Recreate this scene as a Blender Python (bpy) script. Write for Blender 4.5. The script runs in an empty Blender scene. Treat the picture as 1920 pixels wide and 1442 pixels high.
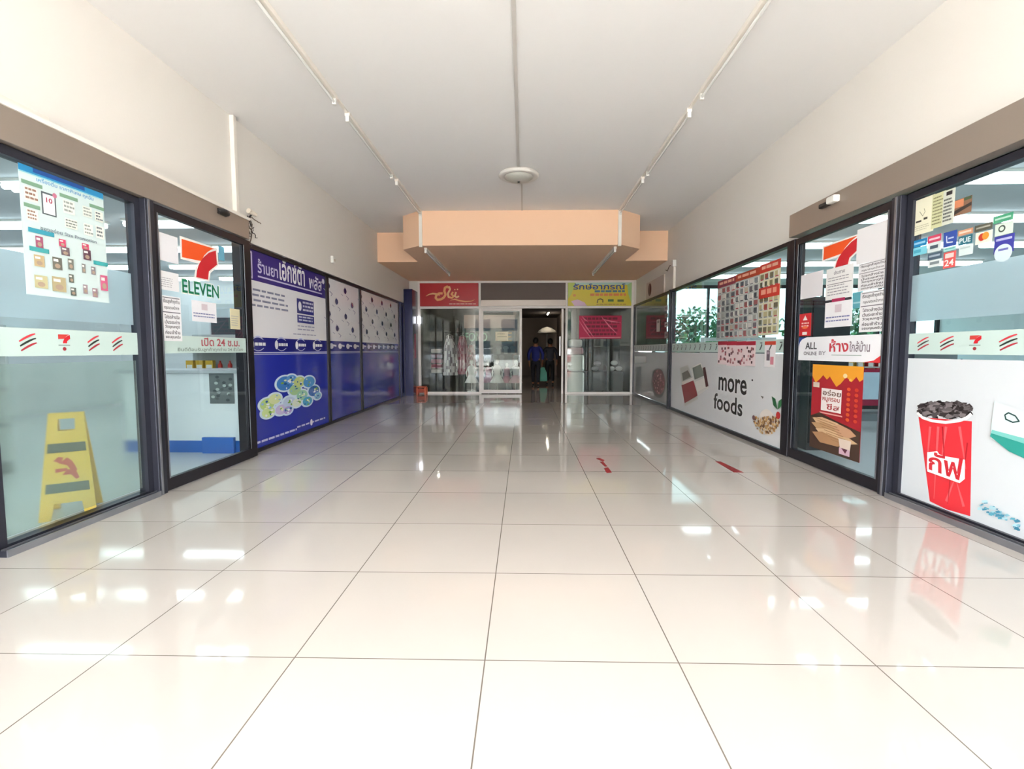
import bpy, bmesh, math, random
from math import sin, cos, pi, radians, sqrt, atan2
from mathutils import Vector, Matrix
random.seed(7)
C = bpy.context.scene.collection
S = bpy.context.scene
# ------------------------------------------------------------------ camera
F = 922.0; PIT, YAW, ROL, HC = .070, .0242, -.0009, 1.287
_fw = Vector((-sin(YAW)*cos(PIT), cos(YAW)*cos(PIT), -sin(PIT)))
_r0 = Vector((cos(YAW), sin(YAW), 0)); _u0 = _r0.cross(_fw)
_rt = cos(ROL)*_r0 + sin(ROL)*_u0; _up = -sin(ROL)*_r0 + cos(ROL)*_u0
cd = bpy.data.cameras.new('camera'); cam = bpy.data.objects.new('camera', cd); C.objects.link(cam)
cd.sensor_fit = 'HORIZONTAL'; cd.sensor_width = 36; cd.lens = F/1920*36; cd.clip_end = 400
M = Matrix((_rt, _up, -_fw)).transposed().to_4x4(); M.translation = (0, 0, HC)
cam.matrix_world = M; S.camera = cam
# ------------------------------------------------------------------ world, sun, exposure
W = bpy.data.worlds.new('sky'); S.world = W; W.use_nodes = True
wn = W.node_tree.nodes; wl = W.node_tree.links; bg = wn['Background']
tcw = wn.new('ShaderNodeTexCoord'); sx = wn.new('ShaderNodeSeparateXYZ'); cr = wn.new('ShaderNodeValToRGB')
wl.new(tcw.outputs['Generated'], sx.inputs[0]); wl.new(sx.outputs['Z'], cr.inputs[0]); wl.new(cr.outputs[0], bg.inputs[0])
cr.color_ramp.elements[0].position = 0.0; cr.color_ramp.elements[0].color = (.96, .98, 1.0, 1)
cr.color_ramp.elements[1].position = .9; cr.color_ramp.elements[1].color = (.80, .90, 1.0, 1)
bg.inputs[1].default_value = 9.5
sd = bpy.data.lights.new('sun', 'SUN'); sd.energy = 13.0; sd.angle = radians(3); sd.color = (1, .985, .97)
sun = bpy.data.objects.new('sun', sd); C.objects.link(sun)
sun.rotation_euler = (radians(22), radians(8), 0)      # high sun, slightly from behind the camera
TUBE_E = 2.7
S.view_settings.view_transform = 'Standard'; S.view_settings.look = 'None'
S.view_settings.exposure = 1.42; S.view_settings.gamma = 1.0; S.view_settings.use_curve_mapping = False
try: S.cycles.max_bounces = 10; S.cycles.transparent_max_bounces = 24; S.cycles.sample_clamp_indirect = 6
except Exception: pass

# ------------------------------------------------------------------ materials
def lin(c):
    if isinstance(c, str): c = [int(c[i:i+2], 16) for i in (0, 2, 4)]
    o = [v/255 for v in c[:3]]
    return tuple(v/12.92 if v <= .04045 else ((v+.055)/1.055)**2.4 for v in o) + (1,)
_mc = {}
def mat(name, col, rough=.5, metal=0, spec=.5, bump=0, bscale=40, emit=0, coat=0, noise=0):
    k = (name,)
    if k in _mc: return _mc[k]
    m = bpy.data.materials.new(name); m.use_nodes = True; n = m.node_tree.nodes; l = m.node_tree.links
    b = n['Principled BSDF']; b.inputs['Base Color'].default_value = lin(col); b.inputs['Roughness'].default_value = rough
    b.inputs['Metallic'].default_value = metal; b.inputs['Specular IOR Level'].default_value = spec
    if coat: b.inputs['Coat Weight'].default_value = coat; b.inputs['Coat Roughness'].default_value = .02
    if emit: b.inputs['Emission Color'].default_value = lin(col); b.inputs['Emission Strength'].default_value = emit
    if bump or noise:
        tc = n.new('ShaderNodeTexCoord'); nz = n.new('ShaderNodeTexNoise'); nz.inputs['Scale'].default_value = bscale
        nz.inputs['Detail'].default_value = 4; l.new(tc.outputs['Object'], nz.inputs['Vector'])
        if bump:
            bp = n.new('ShaderNodeBump'); bp.inputs['Strength'].default_value = bump; bp.inputs['Distance'].default_value = .004
            l.new(nz.outputs[0], bp.inputs['Height']); l.new(bp.outputs[0], b.inputs['Normal'])
        if noise:
            r = n.new('ShaderNodeValToRGB'); c0 = lin(col)
            r.color_ramp.elements[0].position = .3; r.color_ramp.elements[1].position = .7
            r.color_ramp.elements[0].color = tuple(v*(1-noise) for v in c0[:3])+(1,); r.color_ramp.elements[1].color = c0
            l.new(nz.outputs[0], r.inputs[0]); l.new(r.outputs[0], b.inputs['Base Color'])
    _mc[k] = m; return m
def ink(c, rough=.45):
    if not isinstance(c, str): return c
    return mat('ink_'+c+('' if rough == .45 else '_g%d' % int(rough*100)), c, rough)
def glass_mat(name, tint, ior=1.5, extra=0):
    m = bpy.data.materials.new(name); m.use_nodes = True; n = m.node_tree.nodes; l = m.node_tree.links
    n.remove(n['Principled BSDF']); o = n['Material Output']
    t = n.new('ShaderNodeBsdfTransparent'); t.inputs[0].default_value = lin(tint)
    g = n.new('ShaderNodeBsdfGlossy'); g.inputs['Roughness'].default_value = .0; g.inputs[0].default_value = (.95, 1, .98, 1)
    f = n.new('ShaderNodeFresnel'); f.inputs[0].default_value = ior
    x = n.new('ShaderNodeMixShader'); gm = n.new('ShaderNodeNewGeometry'); sb = n.new('ShaderNodeMath'); sb.operation = 'SUBTRACT'; sb.inputs[0].default_value = 1
    ml = n.new('ShaderNodeMath'); ml.operation = 'MULTIPLY'; l.new(gm.outputs['Backfacing'], sb.inputs[1]); l.new(sb.outputs[0], ml.inputs[0]); l.new(ml.outputs[0], x.inputs[0])
    if extra:
        a = n.new('ShaderNodeMath'); a.operation = 'ADD'; a.use_clamp = True; a.inputs[1].default_value = extra
        l.new(f.outputs[0], a.inputs[0]); l.new(a.outputs[0], ml.inputs[1])
    else: l.new(f.outputs[0], ml.inputs[1])
    l.new(t.outputs[0], x.inputs[1]); l.new(g.outputs[0], x.inputs[2]); l.new(x.outputs[0], o.inputs[0]); return m
def frost_mat(name, tint, rough, white, wcol):
    m = bpy.data.materials.new(name); m.use_nodes = True; n = m.node_tree.nodes; l = m.node_tree.links
    n.remove(n['Principled BSDF']); o = n['Material Output']
    rf = n.new('ShaderNodeBsdfRefraction'); rf.inputs['Color'].default_value = lin(tint); rf.inputs['Roughness'].default_value = rough
    rf.inputs['IOR'].default_value = 1.15
    tl = n.new('ShaderNodeBsdfTranslucent'); tl.inputs[0].default_value = lin(wcol)
    df = n.new('ShaderNodeBsdfDiffuse'); df.inputs[0].default_value = lin(wcol)
    a = n.new('ShaderNodeMixShader'); a.inputs[0].default_value = .5; l.new(tl.outputs[0], a.inputs[1]); l.new(df.outputs[0], a.inputs[2])
    b = n.new('ShaderNodeMixShader'); b.inputs[0].default_value = white; l.new(rf.outputs[0], b.inputs[1]); l.new(a.outputs[0], b.inputs[2])
    gl = n.new('ShaderNodeBsdfGlossy'); gl.inputs['Roughness'].default_value = .03
    fr = n.new('ShaderNodeFresnel'); fr.inputs[0].default_value = 1.4
    gm = n.new('ShaderNodeNewGeometry'); sb = n.new('ShaderNodeMath'); sb.operation = 'SUBTRACT'; sb.inputs[0].default_value = 1
    ml = n.new('ShaderNodeMath'); ml.operation = 'MULTIPLY'; l.new(gm.outputs['Backfacing'], sb.inputs[1]); l.new(sb.outputs[0], ml.inputs[0]); l.new(fr.outputs[0], ml.inputs[1])
    c = n.new('ShaderNodeMixShader'); l.new(ml.outputs[0], c.inputs[0]); l.new(b.outputs[0], c.inputs[1]); l.new(gl.outputs[0], c.inputs[2])
    l.new(c.outputs[0], o.inputs[0]); return m

PLASTER = mat('cream_plaster', 'e9e4dd', .75, bump=.15, bscale=30)
CEILM = mat('white_ceiling_paint', 'f0eeec', .85, bump=.1, bscale=14)
PEACH = mat('peach_paint', 'fad0ae', .7, bump=.08, bscale=30)
ALU = mat('dark_bluegrey_aluminium', '3c3d47', .35, .6)
ALUL = mat('light_edge_aluminium', '9a9ca3', .3, .8)
BLK = mat('near_black_aluminium', '26232a', .35, .4)
WFR = mat('white_painted_aluminium', 'f4eeea', .35)
TAUPE = mat('taupe_metal_casing', '9c8f84', .35, .35)
BROWN = mat('dark_brown_panel', '5e4f48', .5)
NAVY = mat('navy_aluminium', '232651', .25, .2)
WHT = mat('white_plastic', 'e8e6e0', .4)
CONDUIT = mat('white_cable_duct', 'efe8de', .45)
TUBEOFF = mat('unlit_glass_tube', 'f2f2ee', .15)
DARK = mat('dark_plastic', '1e1c1c', .4)
GLASS = glass_mat('clear_glass', 'f2f8f6')
GLASSB = glass_mat('storefront_glass', 'e6eae7', 1.5)
GLASSG = glass_mat('grey_green_glass', '8b9a9c', 1.5)
FROST = frost_mat('frosted_film', 'f4faf6', .17, .10, 'dfe9e4')
FROSTU = frost_mat('frosted_blue_film', 'e2eef2', .4, .6, 'd2e2e8')
LAMPON = mat('lit_tube', 'eef8ff', .5, emit=TUBE_E)
CHROME = mat('brushed_steel', 'b8b6b2', .3, .9)
SKIN = mat('skin', 'a87656', .6); HAIR = mat('black_hair', '15110f', .6)

# floor tiles (0.8 m glossy porcelain)
def tile_mat(name, c1, c2, grout, ox, oy, size, rough):
    m = bpy.data.materials.new(name); m.use_nodes = True; n = m.node_tree.nodes; l = m.node_tree.links; b = n['Principled BSDF']
    tc = n.new('ShaderNodeTexCoord'); mp = n.new('ShaderNodeMapping'); mp.inputs['Location'].default_value = (-ox, -oy, 0)
    bk = n.new('ShaderNodeTexBrick'); bk.offset = 0; bk.squash = 1
    for k, v in (('Scale', 1), ('Mortar Size', .0031), ('Mortar Smooth', .3), ('Bias', 0), ('Brick Width', size), ('Row Height', size)): bk.inputs[k].default_value = v
    bk.inputs['Color1'].default_value = lin(c1); bk.inputs['Color2'].default_value = lin(c2); bk.inputs['Mortar'].default_value = lin(grout)
    l.new(tc.outputs['Object'], mp.inputs[0]); l.new(mp.outputs[0], bk.inputs[0])
    nz = n.new('ShaderNodeTexNoise'); nz.inputs['Scale'].default_value = 1.3; nz.inputs['Detail'].default_value = 6; l.new(tc.outputs['Object'], nz.inputs[0])
    mx = n.new('ShaderNodeMix'); mx.data_type = 'RGBA'; mx.blend_type = 'MULTIPLY'; mx.inputs[0].default_value = .10
    l.new(bk.outputs[0], mx.inputs[6]); l.new(nz.outputs[0], mx.inputs[7]); l.new(mx.outputs[2], b.inputs['Base Color'])
    rr = n.new('ShaderNodeMapRange'); rr.inputs[3].default_value = rough*.6; rr.inputs[4].default_value = rough*1.5
    l.new(nz.outputs[0], rr.inputs[0]); l.new(rr.outputs[0], b.inputs['Roughness'])
    bp = n.new('ShaderNodeBump'); bp.inputs['Strength'].default_value = .5; bp.inputs['Distance'].default_value = .001; bp.invert = True
    l.new(bk.outputs['Fac'], bp.inputs['Height']); l.new(bp.outputs[0], b.inputs['Normal']); b.inputs['IOR'].default_value = 1.5
    b.inputs['Coat Weight'].default_value = .12; b.inputs['Coat Roughness'].default_value = .03
    return m
FLOORM = tile_mat('glossy_cream_tiles', 'c4bdb6', 'bfb8b1', '6f675f', -.9611, 1.9569, .8, .055)

# ------------------------------------------------------------------ helpers
def prop(o, label=None, cat=None, group=None, kind=None):
    for k, v in (('label', label), ('category', cat), ('group', group), ('kind', kind)):
        if v: o[k] = v
    return o
def empty(name, loc=(0, 0, 0), rz=0, parent=None, **kw):
    o = bpy.data.objects.new(name, None); C.objects.link(o); o.location = loc; o.rotation_euler = (0, 0, rz)
    o.empty_display_size = .1
    if parent: o.parent = parent
    return prop(o, **kw)
def center_origin(o):
    "put a top-level mesh's origin at the centre of its base"
    vs = o.data.vertices
    if not len(vs): return
    xs = [v.co.x for v in vs]; ys = [v.co.y for v in vs]; zs = [v.co.z for v in vs]
    c = Vector(((min(xs)+max(xs))/2, (min(ys)+max(ys))/2, min(zs)))
    o.data.transform(Matrix.Translation(-c)); o.location = c
def copy_tree(o, parent=None):
    c = o.copy(); C.objects.link(c); c.parent = parent
    for ch in [x for x in bpy.data.objects if x.parent == o]: copy_tree(ch, c)
    return c

class MB:
    def __init__(s): s.v = []; s.f = []; s.m = []; s.mats = []; s.sm = []
    def mi(s, m):
        if m not in s.mats: s.mats.append(m)
        return s.mats.index(m)
    def add(s, vs, fs, m, smooth=False):
        b = len(s.v); s.v += [tuple(v) for v in vs]; k = s.mi(m)
        for f in fs: s.f.append([i+b for i in f]); s.m.append(k); s.sm.append(smooth)
    def box(s, x0, x1, y0, y1, z0, z1, m):
        if x0 > x1: x0, x1 = x1, x0
        if y0 > y1: y0, y1 = y1, y0
        if z0 > z1: z0, z1 = z1, z0
        s.add([(x0,y0,z0),(x1,y0,z0),(x1,y1,z0),(x0,y1,z0),(x0,y0,z1),(x1,y0,z1),(x1,y1,z1),(x0,y1,z1)],
              [(0,3,2,1),(4,5,6,7),(0,1,5,4),(1,2,6,5),(2,3,7,6),(3,0,4,7)], m); return s
    def prism(s, pts, z0, z1, m):
        n = len(pts); s.add([(x, y, z0) for x, y in pts]+[(x, y, z1) for x, y in pts],
              [list(range(n))[::-1], list(range(n, 2*n))]+[(i, (i+1) % n, (i+1) % n+n, i+n) for i in range(n)], m); return s
    def tube(s, path, r, m, n=10, cap=True, smooth=True):
        P = [Vector(p) for p in path]; R = r if isinstance(r, (list, tuple)) else [r]*len(P); rings = []
        for i, p in enumerate(P):
            d = (P[min(i+1, len(P)-1)]-P[max(i-1, 0)]).normalized()
            a = Vector((0, 0, 1)) if abs(d.z) < .9 else Vector((1, 0, 0))
            u = d.cross(a).normalized(); w = d.cross(u)
            rings.append([p+R[i]*(cos(2*pi*k/n)*u+sin(2*pi*k/n)*w) for k in range(n)])
        vs = [v for r_ in rings for v in r_]
        fs = [(i*n+k, i*n+(k+1) % n, (i+1)*n+(k+1) % n, (i+1)*n+k) for i in range(len(P)-1) for k in range(n)]
        s.add(vs, fs, m, smooth)
        if cap: s.add(rings[0], [list(range(n))], m); s.add(rings[-1], [list(range(n))[::-1]], m)
        return s
    def lathe(s, prof, c, m, n=24, smooth=True, ax='z'):
        vs = []
        for r, z in prof:
            for k in range(n):
                a = 2*pi*k/n; p = (r*cos(a), r*sin(a), z)
                if ax == 'x': p = (z, r*cos(a), r*sin(a))
                if ax == 'y': p = (r*cos(a), z, r*sin(a))
                vs.append((c[0]+p[0], c[1]+p[1], c[2]+p[2]))
        fs = [(i*n+k, i*n+(k+1) % n, (i+1)*n+(k+1) % n, (i+1)*n+k) for i in range(len(prof)-1) for k in range(n)]
        s.add(vs, fs, m, smooth); return s
    def ball(s, c, r, m, n=12, sq=(1, 1, 1)):
        prof = [(max(1e-4, r*sin(pi*i/n)), -r*cos(pi*i/n)) for i in range(n+1)]
        b = len(s.v); s.lathe(prof, (0, 0, 0), m, n*2)
        for i in range(b, len(s.v)):
            x, y, z = s.v[i]; s.v[i] = (c[0]+x*sq[0], c[1]+y*sq[1], c[2]+z*sq[2])
        return s
    def xf(s, mtx):
        s.v = [tuple(mtx @ Vector(v)) for v in s.v]; return s
    def build(s, name, parent=None, bevel=0, fixn=True, **kw):
        me = bpy.data.meshes.new(name); me.from_pydata(s.v, [], s.f)
        for m in s.mats: me.materials.append(m)
        me.polygons.foreach_set('material_index', s.m); me.polygons.foreach_set('use_smooth', s.sm); me.update()
        if fixn:
            bm = bmesh.new(); bm.from_mesh(me); bmesh.ops.recalc_face_normals(bm, faces=bm.faces); bm.to_mesh(me); bm.free()
        o = bpy.data.objects.new(name, me); C.objects.link(o)
        if parent: o.parent = parent
        if bevel:
            md = o.modifiers.new('bevel', 'BEVEL'); md.width = bevel; md.segments = 2; md.limit_method = 'ANGLE'
        prop(o, **kw)
        if not parent and kw.get('kind') != 'structure': center_origin(o)
        return o
def box(name, x0, x1, y0, y1, z0, z1, m, parent=None, bevel=0, **kw):
    return MB().box(x0, x1, y0, y1, z0, z1, m).build(name, parent, bevel, **kw)

# planes of the hall that carry shopfronts; s runs to the reader's right, t up, d out of the wall
class Plane:
    def __init__(s, k, c): s.k = k; s.c = c
    def pt(s, a, t, d=0):
        return {'L': (s.c+d, a, t), 'R': (s.c-d, -a, t), 'B': (a, s.c-d, t)}[s.k]
    def px(s, u, v):
        d = _rt*(u-960)/F - _up*(v-721)/F + _fw; o = Vector((0, 0, HC))
        if s.k == 'B': p = o+d*((s.c)/d.y); return (p.x, p.z)
        p = o+d*(s.c/d.x); return (p.y if s.k == 'L' else -p.y, p.z)
_tx = {}
def text_geo(t):
    if t not in _tx:
        cu = bpy.data.curves.new('t', 'FONT'); cu.body = t; cu.resolution_u = 3; cu.offset = .02
        o = bpy.data.objects.new('t', cu); C.objects.link(o); bpy.context.view_layer.update()
        me = bpy.data.meshes.new_from_object(o.evaluated_get(bpy.context.evaluated_depsgraph_get()))
        vs = [(v.co.x, v.co.y) for v in me.vertices]; fs = [list(p.vertices) for p in me.polygons]
        bpy.data.objects.remove(o); bpy.data.curves.remove(cu); bpy.data.meshes.remove(me)
        x0 = min(v[0] for v in vs); x1 = max(v[0] for v in vs); y0 = min(v[1] for v in vs); y1 = max(v[1] for v in vs)
        _tx[t] = ([((x-x0)/(x1-x0), (y-y0)/(y1-y0)) for x, y in vs], fs, (x1-x0)/(y1-y0))
    return _tx[t]
class Print(MB):
    "a thin printed sheet on a plane; drawing in 0..1 units, x right, y down"
    def __init__(s, pl, a0, a1, t0, t1, base='ffffff', d=.002, th=.002, rough=.45):
        MB.__init__(s); s.pl = pl; s.a0, s.a1, s.t0, s.t1 = a0, a1, t0, t1; s.d = d+th; s.L = 0; s.nq = 0; s.rg = rough
        if base: s.slab(a0, a1, t0, t1, d, d+th, s.K(base))
    def K(s, c): return ink(c, s.rg) if isinstance(c, str) else c
    def slab(s, a0, a1, t0, t1, d0, d1, m):
        vs = [s.pl.pt(a, t, d) for d in (d0, d1) for a, t in ((a0, t0), (a1, t0), (a1, t1), (a0, t1))]
        s.add(vs, [(0,3,2,1),(4,5,6,7),(0,1,5,4),(1,2,6,5),(2,3,7,6),(3,0,4,7)], m)
    def up(s): s.L += 1
    def tick(s):
        'every new shape lies a hair above the last'
        s.nq += 1; s.L += .06 if s.nq < 90 else .03
    def q(s, x, y): return s.pl.pt(s.a0+(s.a1-s.a0)*x, s.t1-(s.t1-s.t0)*y, s.d+.0008*(s.L+1))
    def r(s, x0, y0, x1, y1, c): s.add([s.q(x0, y0), s.q(x0, y1), s.q(x1, y1), s.q(x1, y0)], [(0, 1, 2, 3)], s.K(c)); s.tick(); return s
    def p(s, pts, c, tk=True):
        s.add([s.q(*a) for a in pts], [list(range(len(pts)))], s.K(c))
        if tk: s.tick()
        return s
    def e(s, cx, cy, rx, ry, c, n=28, tk=True): return s.p([(cx+rx*cos(2*pi*k/n), cy+ry*sin(2*pi*k/n)) for k in range(n)], c, tk)
    def rib(s, pts, w, c, closed=False):
        "stroke; w as a fraction of the sheet height"
        A = abs((s.a1-s.a0)/(s.t1-s.t0)); n = len(pts); W_ = w if isinstance(w, (list, tuple)) else [w]*n
        for i in range(n if closed else n-1):
            (x0, y0), (x1, y1) = pts[i], pts[(i+1) % n]; dx, dy = (x1-x0)*A, y1-y0; L = math.hypot(dx, dy) or 1
            nx, ny = -dy/L, dx/L; a, b = W_[i]/2, W_[(i+1) % n]/2
            s.p([(x0+nx*a/A, y0+ny*a), (x1+nx*b/A, y1+ny*b), (x1-nx*b/A, y1-ny*b), (x0-nx*a/A, y0-ny*a)], c, False)
            if i: s.L += .03; s.e(x0, y0, a/A, a, c, 8, False); s.L -= .03
        s.tick(); return s
    def t(s, txt, x0, y0, x1, y1, c):
        vs, fs, _ = text_geo(txt); s.add([s.q(x0+(x1-x0)*x, y1-(y1-y0)*y) for x, y in vs], fs, s.K(c)); s.tick(); return s
    def lines(s, x0, y0, x1, y1, n, c, fill=.45, rag=.25, words=6):
        "rows of small print too small to read"
        h = (y1-y0)/n
        for i in range(n):
            xe = x1-(x1-x0)*rag*random.random(); x = x0; w = (x1-x0)/words
            while x < xe-w*.2:
                ww = w*random.uniform(.45, 1.0); s.r(x, y0+h*i, min(x+ww, xe), y0+h*(i+fill), c); x += ww+w*.15
        return s
    def build(s, name, parent=None, **kw): return MB.build(s, name, parent, fixn=False, **kw)
NPR = 0
def pprint(pl, u0, v0, u1, v1, **kw):
    "sheet spanning two opposite corners seen on the plane"
    global NPR
    a0, t1 = pl.px(u0, v0); a1, t0 = pl.px(u1, v1)
    if pl.k == 'R' and v0 < 645: t1 = (t1+pl.px(u1, v0)[1])/2
    if pl.k == 'R' and v1 < 660: t0 = (t0+pl.px(u0, v1)[1])/2
    NPR += 1; kw['d'] = kw.get('d', .002)+.0016*(NPR % 4)
    return Print(pl, a0, a1, t0, t1, **kw)
def slab(pl, a0, a1, t0, t1, d0, d1, m, name=None, parent=None, mb=None, **kw):
    b = mb or MB(); p0 = pl.pt(a0, t0, d0); p1 = pl.pt(a1, t1, d1); b.box(p0[0], p1[0], p0[1], p1[1], p0[2], p1[2], m)
    if name: return b.build(name, parent, **kw)
    return b
PLN = Plane('L', -3.30); PLD = Plane('L', -3.25); PLF = Plane('L', -3.38)
PRN = Plane('R', 3.24); PRD = Plane('R', 3.19); PRF = Plane('R', 3.20)
PB = Plane('B', 14.5)
CE = 3.96; WL, WR = -3.35, 3.24

# ================================================================== SETTING
st = dict(kind='structure')
box('floor', -3.55, 3.45, -5.0, 27, -.12, 0, FLOORM, **st)
MB().box(-40, 40, -60, -5.0, -.22, -.05, mat('grey_concrete', 'b9b3a9', .85, noise=.2, bscale=2)).build('ground', **st)
box('ceiling', -3.75, 3.65, -5.0, 14.7, CE, CE+.15, CEILM, **st)
box('wall_left', -3.55, WL, -5.0, 14.7, 2.60, CE, PLASTER, **st)
box('wall_right', WR, 3.45, -5.0, 14.7, 2.60, CE, PLASTER, **st)
box('wall_left_front', -3.55, WL, -5.0, 1.2, 0, 2.6, PLASTER, **st)
box('wall_right_front', WR, 3.45, -5.0, 1.2, 0, 2.6, PLASTER, **st)
# peach bulkhead in front of the rear storefront
MB().prism([(-3.35,14.7),(-3.35,11.35),(-2.42,11.35),(-2.42,9.98),(-2.02,9.62),(1.87,9.65),(2.31,10.05),(2.29,11.35),(3.24,11.35),(3.24,14.7)], 3.30, CE-.001, PEACH).build('ceiling_bulkhead', **st)
box('wall_back', -3.55, 3.45, 14.56, 14.7, 2.9, 3.30, BROWN, **st)

# --- helper for framed glazing
def frame(pl, a0, a1, t0, t1, w, d0, d1, m, name='window_frame', parent=None, wb=None, wt=None, mull=()):
    b = MB(); wb = wb or w; wt = wt or w
    slab(pl, a0, a0+w, t0, t1, d0, d1, m, mb=b); slab(pl, a1-w, a1, t0, t1, d0, d1, m, mb=b)
    slab(pl, a0+w, a1-w, t0, t0+wb, d0, d1, m, mb=b); slab(pl, a0+w, a1-w, t1-wt, t1, d0, d1, m, mb=b)
    return b.build(name, parent)
def pane(pl, a0, a1, t0, t1, m=GLASS, name='glass_pane', parent=None, d=0):
    return slab(pl, a0, a1, t0, t1, d-.006, d, m, name=name, parent=parent)
FZ = 2.58
def shop_window(n, pl, a0, a1, m=ALU, glass=GLASS, fw=.05, d=(-.05, .03)):
    w = empty('window_%d' % n, pl.pt((a0+a1)/2, 0), kind='structure'); w['label'] = ''
    del w['label']
    f = frame(pl, a0, a1, 0, FZ, fw, d[0], d[1], m); f.parent = w; f.matrix_parent_inverse = Matrix.Translation(-w.location)
    g = pane(pl, a0+fw, a1-fw, fw, FZ-fw, glass); g.parent = w; g.matrix_parent_inverse = Matrix.Translation(-w.location)
    return w
def adopt(o, w):
    o.parent = w; o.matrix_parent_inverse = Matrix.Translation(-w.location); return o

# logo stripes and the numeral mark of the white window band
RED, ORG, GRN, DGY = 'd0222f', 'f4581f', '0f7a52', '4a4547'
def stripes(P, cx, cy, w, h):
    for k, c in enumerate(('d8404a', '2e3a33', 'b0303c')):
        y = cy-h*.3+k*h*.3; x0 = cx-w/2+k*w*.04; x1 = cx+w/2+k*w*.03
        pts = [(x0+(x1-x0)*i/6, y+h*.52*(1-(i/6))**1.3-h*.22) for i in range(7)]
        P.rib(pts, [h*.05+h*.09*sin(pi*(.15+.75*i/6)) for i in range(7)], c)
def seven(P, x0, y0, x1, y1, word=True, small=False):
    f = lambda x, y: (x0+(x1-x0)*x, y0+(y1-y0)*y)
    wt = 'fbf4ee'
    P.p([f(-.03,-.05), f(1.08,-.05), f(1.09,.51), f(.82,.79), f(.77,1.07), f(.31,1.07), f(.38,.72), f(.47,.60), f(-.03,.60)], wt) if not small else None
    P.up()
    P.p([f(.02,.02), f(.97,0), f(.86,.07), f(.75,.17), f(.64,.31), f(.55,.50), f(.01,.54)], ORG if not small else 'd2453f')
    P.p([f(1.02,.04), f(1.04,.48), f(.77,.75), f(.73,1.02), f(.38,1.02), f(.41,.82), f(.48,.60), f(.61,.38), f(.80,.17)], RED)
def band(pl, a0, a1, t0, t1, items, base, side):
    P = Print(pl, a0, a1, t0, t1, base=base, d=.001, th=.001); P.up()
    for kind, a, w in items:
        x = (a-a0)/(a1-a0); ww = w/(a1-a0)
        if kind == 's': stripes(P, x, .48, ww, .55)
        else:
            seven(P, x-ww/2, .18, x+ww/2, .52, small=True); P.r(x-ww*.5, .58, x+ww*.5, .62, '8b9c98'); P.e(x, .74, ww*.16, .07, 'a02b35')
    return P
BANDC = mat('white_mint_film', 'c6dad4', .35)

# --- LEFT near shop window (frosted) -------------------------------------------------
w1 = shop_window(1, PLN, 2.90, 4.20, fw=.06)
for (t0, t1, nm, m) in ((.10, 1.20, 'frosted_film', FROST), (1.50, 1.93, 'frosted_film', FROSTU)):
    adopt(slab(PLN, 2.97, 4.10, t0, t1, .001, .004, m, name=nm), w1)
b = band(PLN, 2.97, 4.135, 1.25, 1.435, [('s', 3.02-.12, .1), ('s', 3.20, .11), ('n', 3.46, .09), ('s', 3.70, .10), ('s', 3.92, .10)], BANDC, 'L')
adopt(b.build('logo_band'), w1)
def track(pl, a0, a1, w):
    adopt(slab(pl, a0, a1, 0, .04, .03, .085, ALU, name='track'), w)
    b = MB(); slab(pl, a0, a1, 0, .046, .085, .095, ALUL, mb=b); adopt(b.build('track_rail'), w)
    b = MB(); slab(pl, a0, a1, .04, .05, .05, .056, ALUL, mb=b); adopt(b.build('track_rail'), w)
track(PLN, 2.90, 4.20, w1)
w0 = shop_window(10, PLN, 1.2, 2.90, fw=.06)
# post between near window and door
box('trim_1', -3.36, -3.22, 4.20, 4.30, 0, FZ, ALU, bevel=.004, **st)
box('trim_16', -3.222, -3.214, 4.225, 4.245, 0, FZ, ALUL, **st)
# --- RIGHT near shop window ------------------------------------------------------------
w5 = shop_window(5, PRN, -4.29, -2.90, fw=.06)
WFILM = mat('white_print_film', 'd6dbdf', .3)
adopt(slab(PRN, -4.24, -2.96, 1.52, 1.90, .001, .004, FROSTU, name='frosted_film'), w5)
b = band(PRN, -4.25, -2.96, 1.25, 1.42, [('s', -4.085, .11), ('s', -3.86, .12), ('n', -3.62, .09), ('s', -3.38, .12), ('s', -3.16, .11)], BANDC, 'R')
adopt(b.build('logo_band'), w5)
# printed lower film: red cup with ice, teal packs
P = Print(PRN, -4.25, -2.96, .06, 1.215, base=WFILM, d=.001, th=.001)
X = lambda u, v: (lambda s_, t_: ((s_-P.a0)/(P.a1-P.a0), (P.t1-t_)/(P.t1-P.t0)))(*PRN.px(u, v))
P.p([X(1723,782), X(1823,790), X(1820,968), X(1775,955), X(1744,940)], 'e8323c'); P.up()
for a in ((1760,800,1752,935), (1775,800,1765,870), (1800,800,1812,880), (1775,940,1790,900), (1808,950,1795,905), (1745,800,1738,880)):
    (xa, ya), (xb, yb) = X(a[0], a[1]), X(a[2], a[3]); P.rib([(xa, ya), (xb, yb)], [.02, .006], 'f2646a')
for a in ((1768,800,1772,870), (1786,860,1778,945), (1815,830,1806,900)):
    (xa, ya), (xb, yb) = X(a[0], a[1]), X(a[2], a[3]); P.rib([(xa, ya), (xb, yb)], [.012, .004], 'c21f2c')
rr = random.Random(3)
P.e(*X(1773, 768), .118, .050, '332c2d')
for k in range(170):
    u = rr.uniform(1726, 1820); v = 768+rr.uniform(-16, 17)*sqrt(max(.1, 1-((u-1773)/52)**2)); a = rr.uniform(0, pi); s_ = rr.uniform(4, 10)
    P.p([X(u+s_*cos(a+d_), v+s_*.5*sin(a+d_)) for d_ in (0, 1.3, 2.7, 4.2)], rr.choice(['3a3233', '565052', '837c7d', '241d1e', '6a6365'])) 
P.rib([X(1722,774), X(1732,783), X(1750,789), X(1775,792), X(1800,789), X(1815,784), X(1824,776)], .020, 'f7f4f4')
P.up()
xa, ya = X(1742, 845); xb, yb = X(1812, 905)
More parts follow.
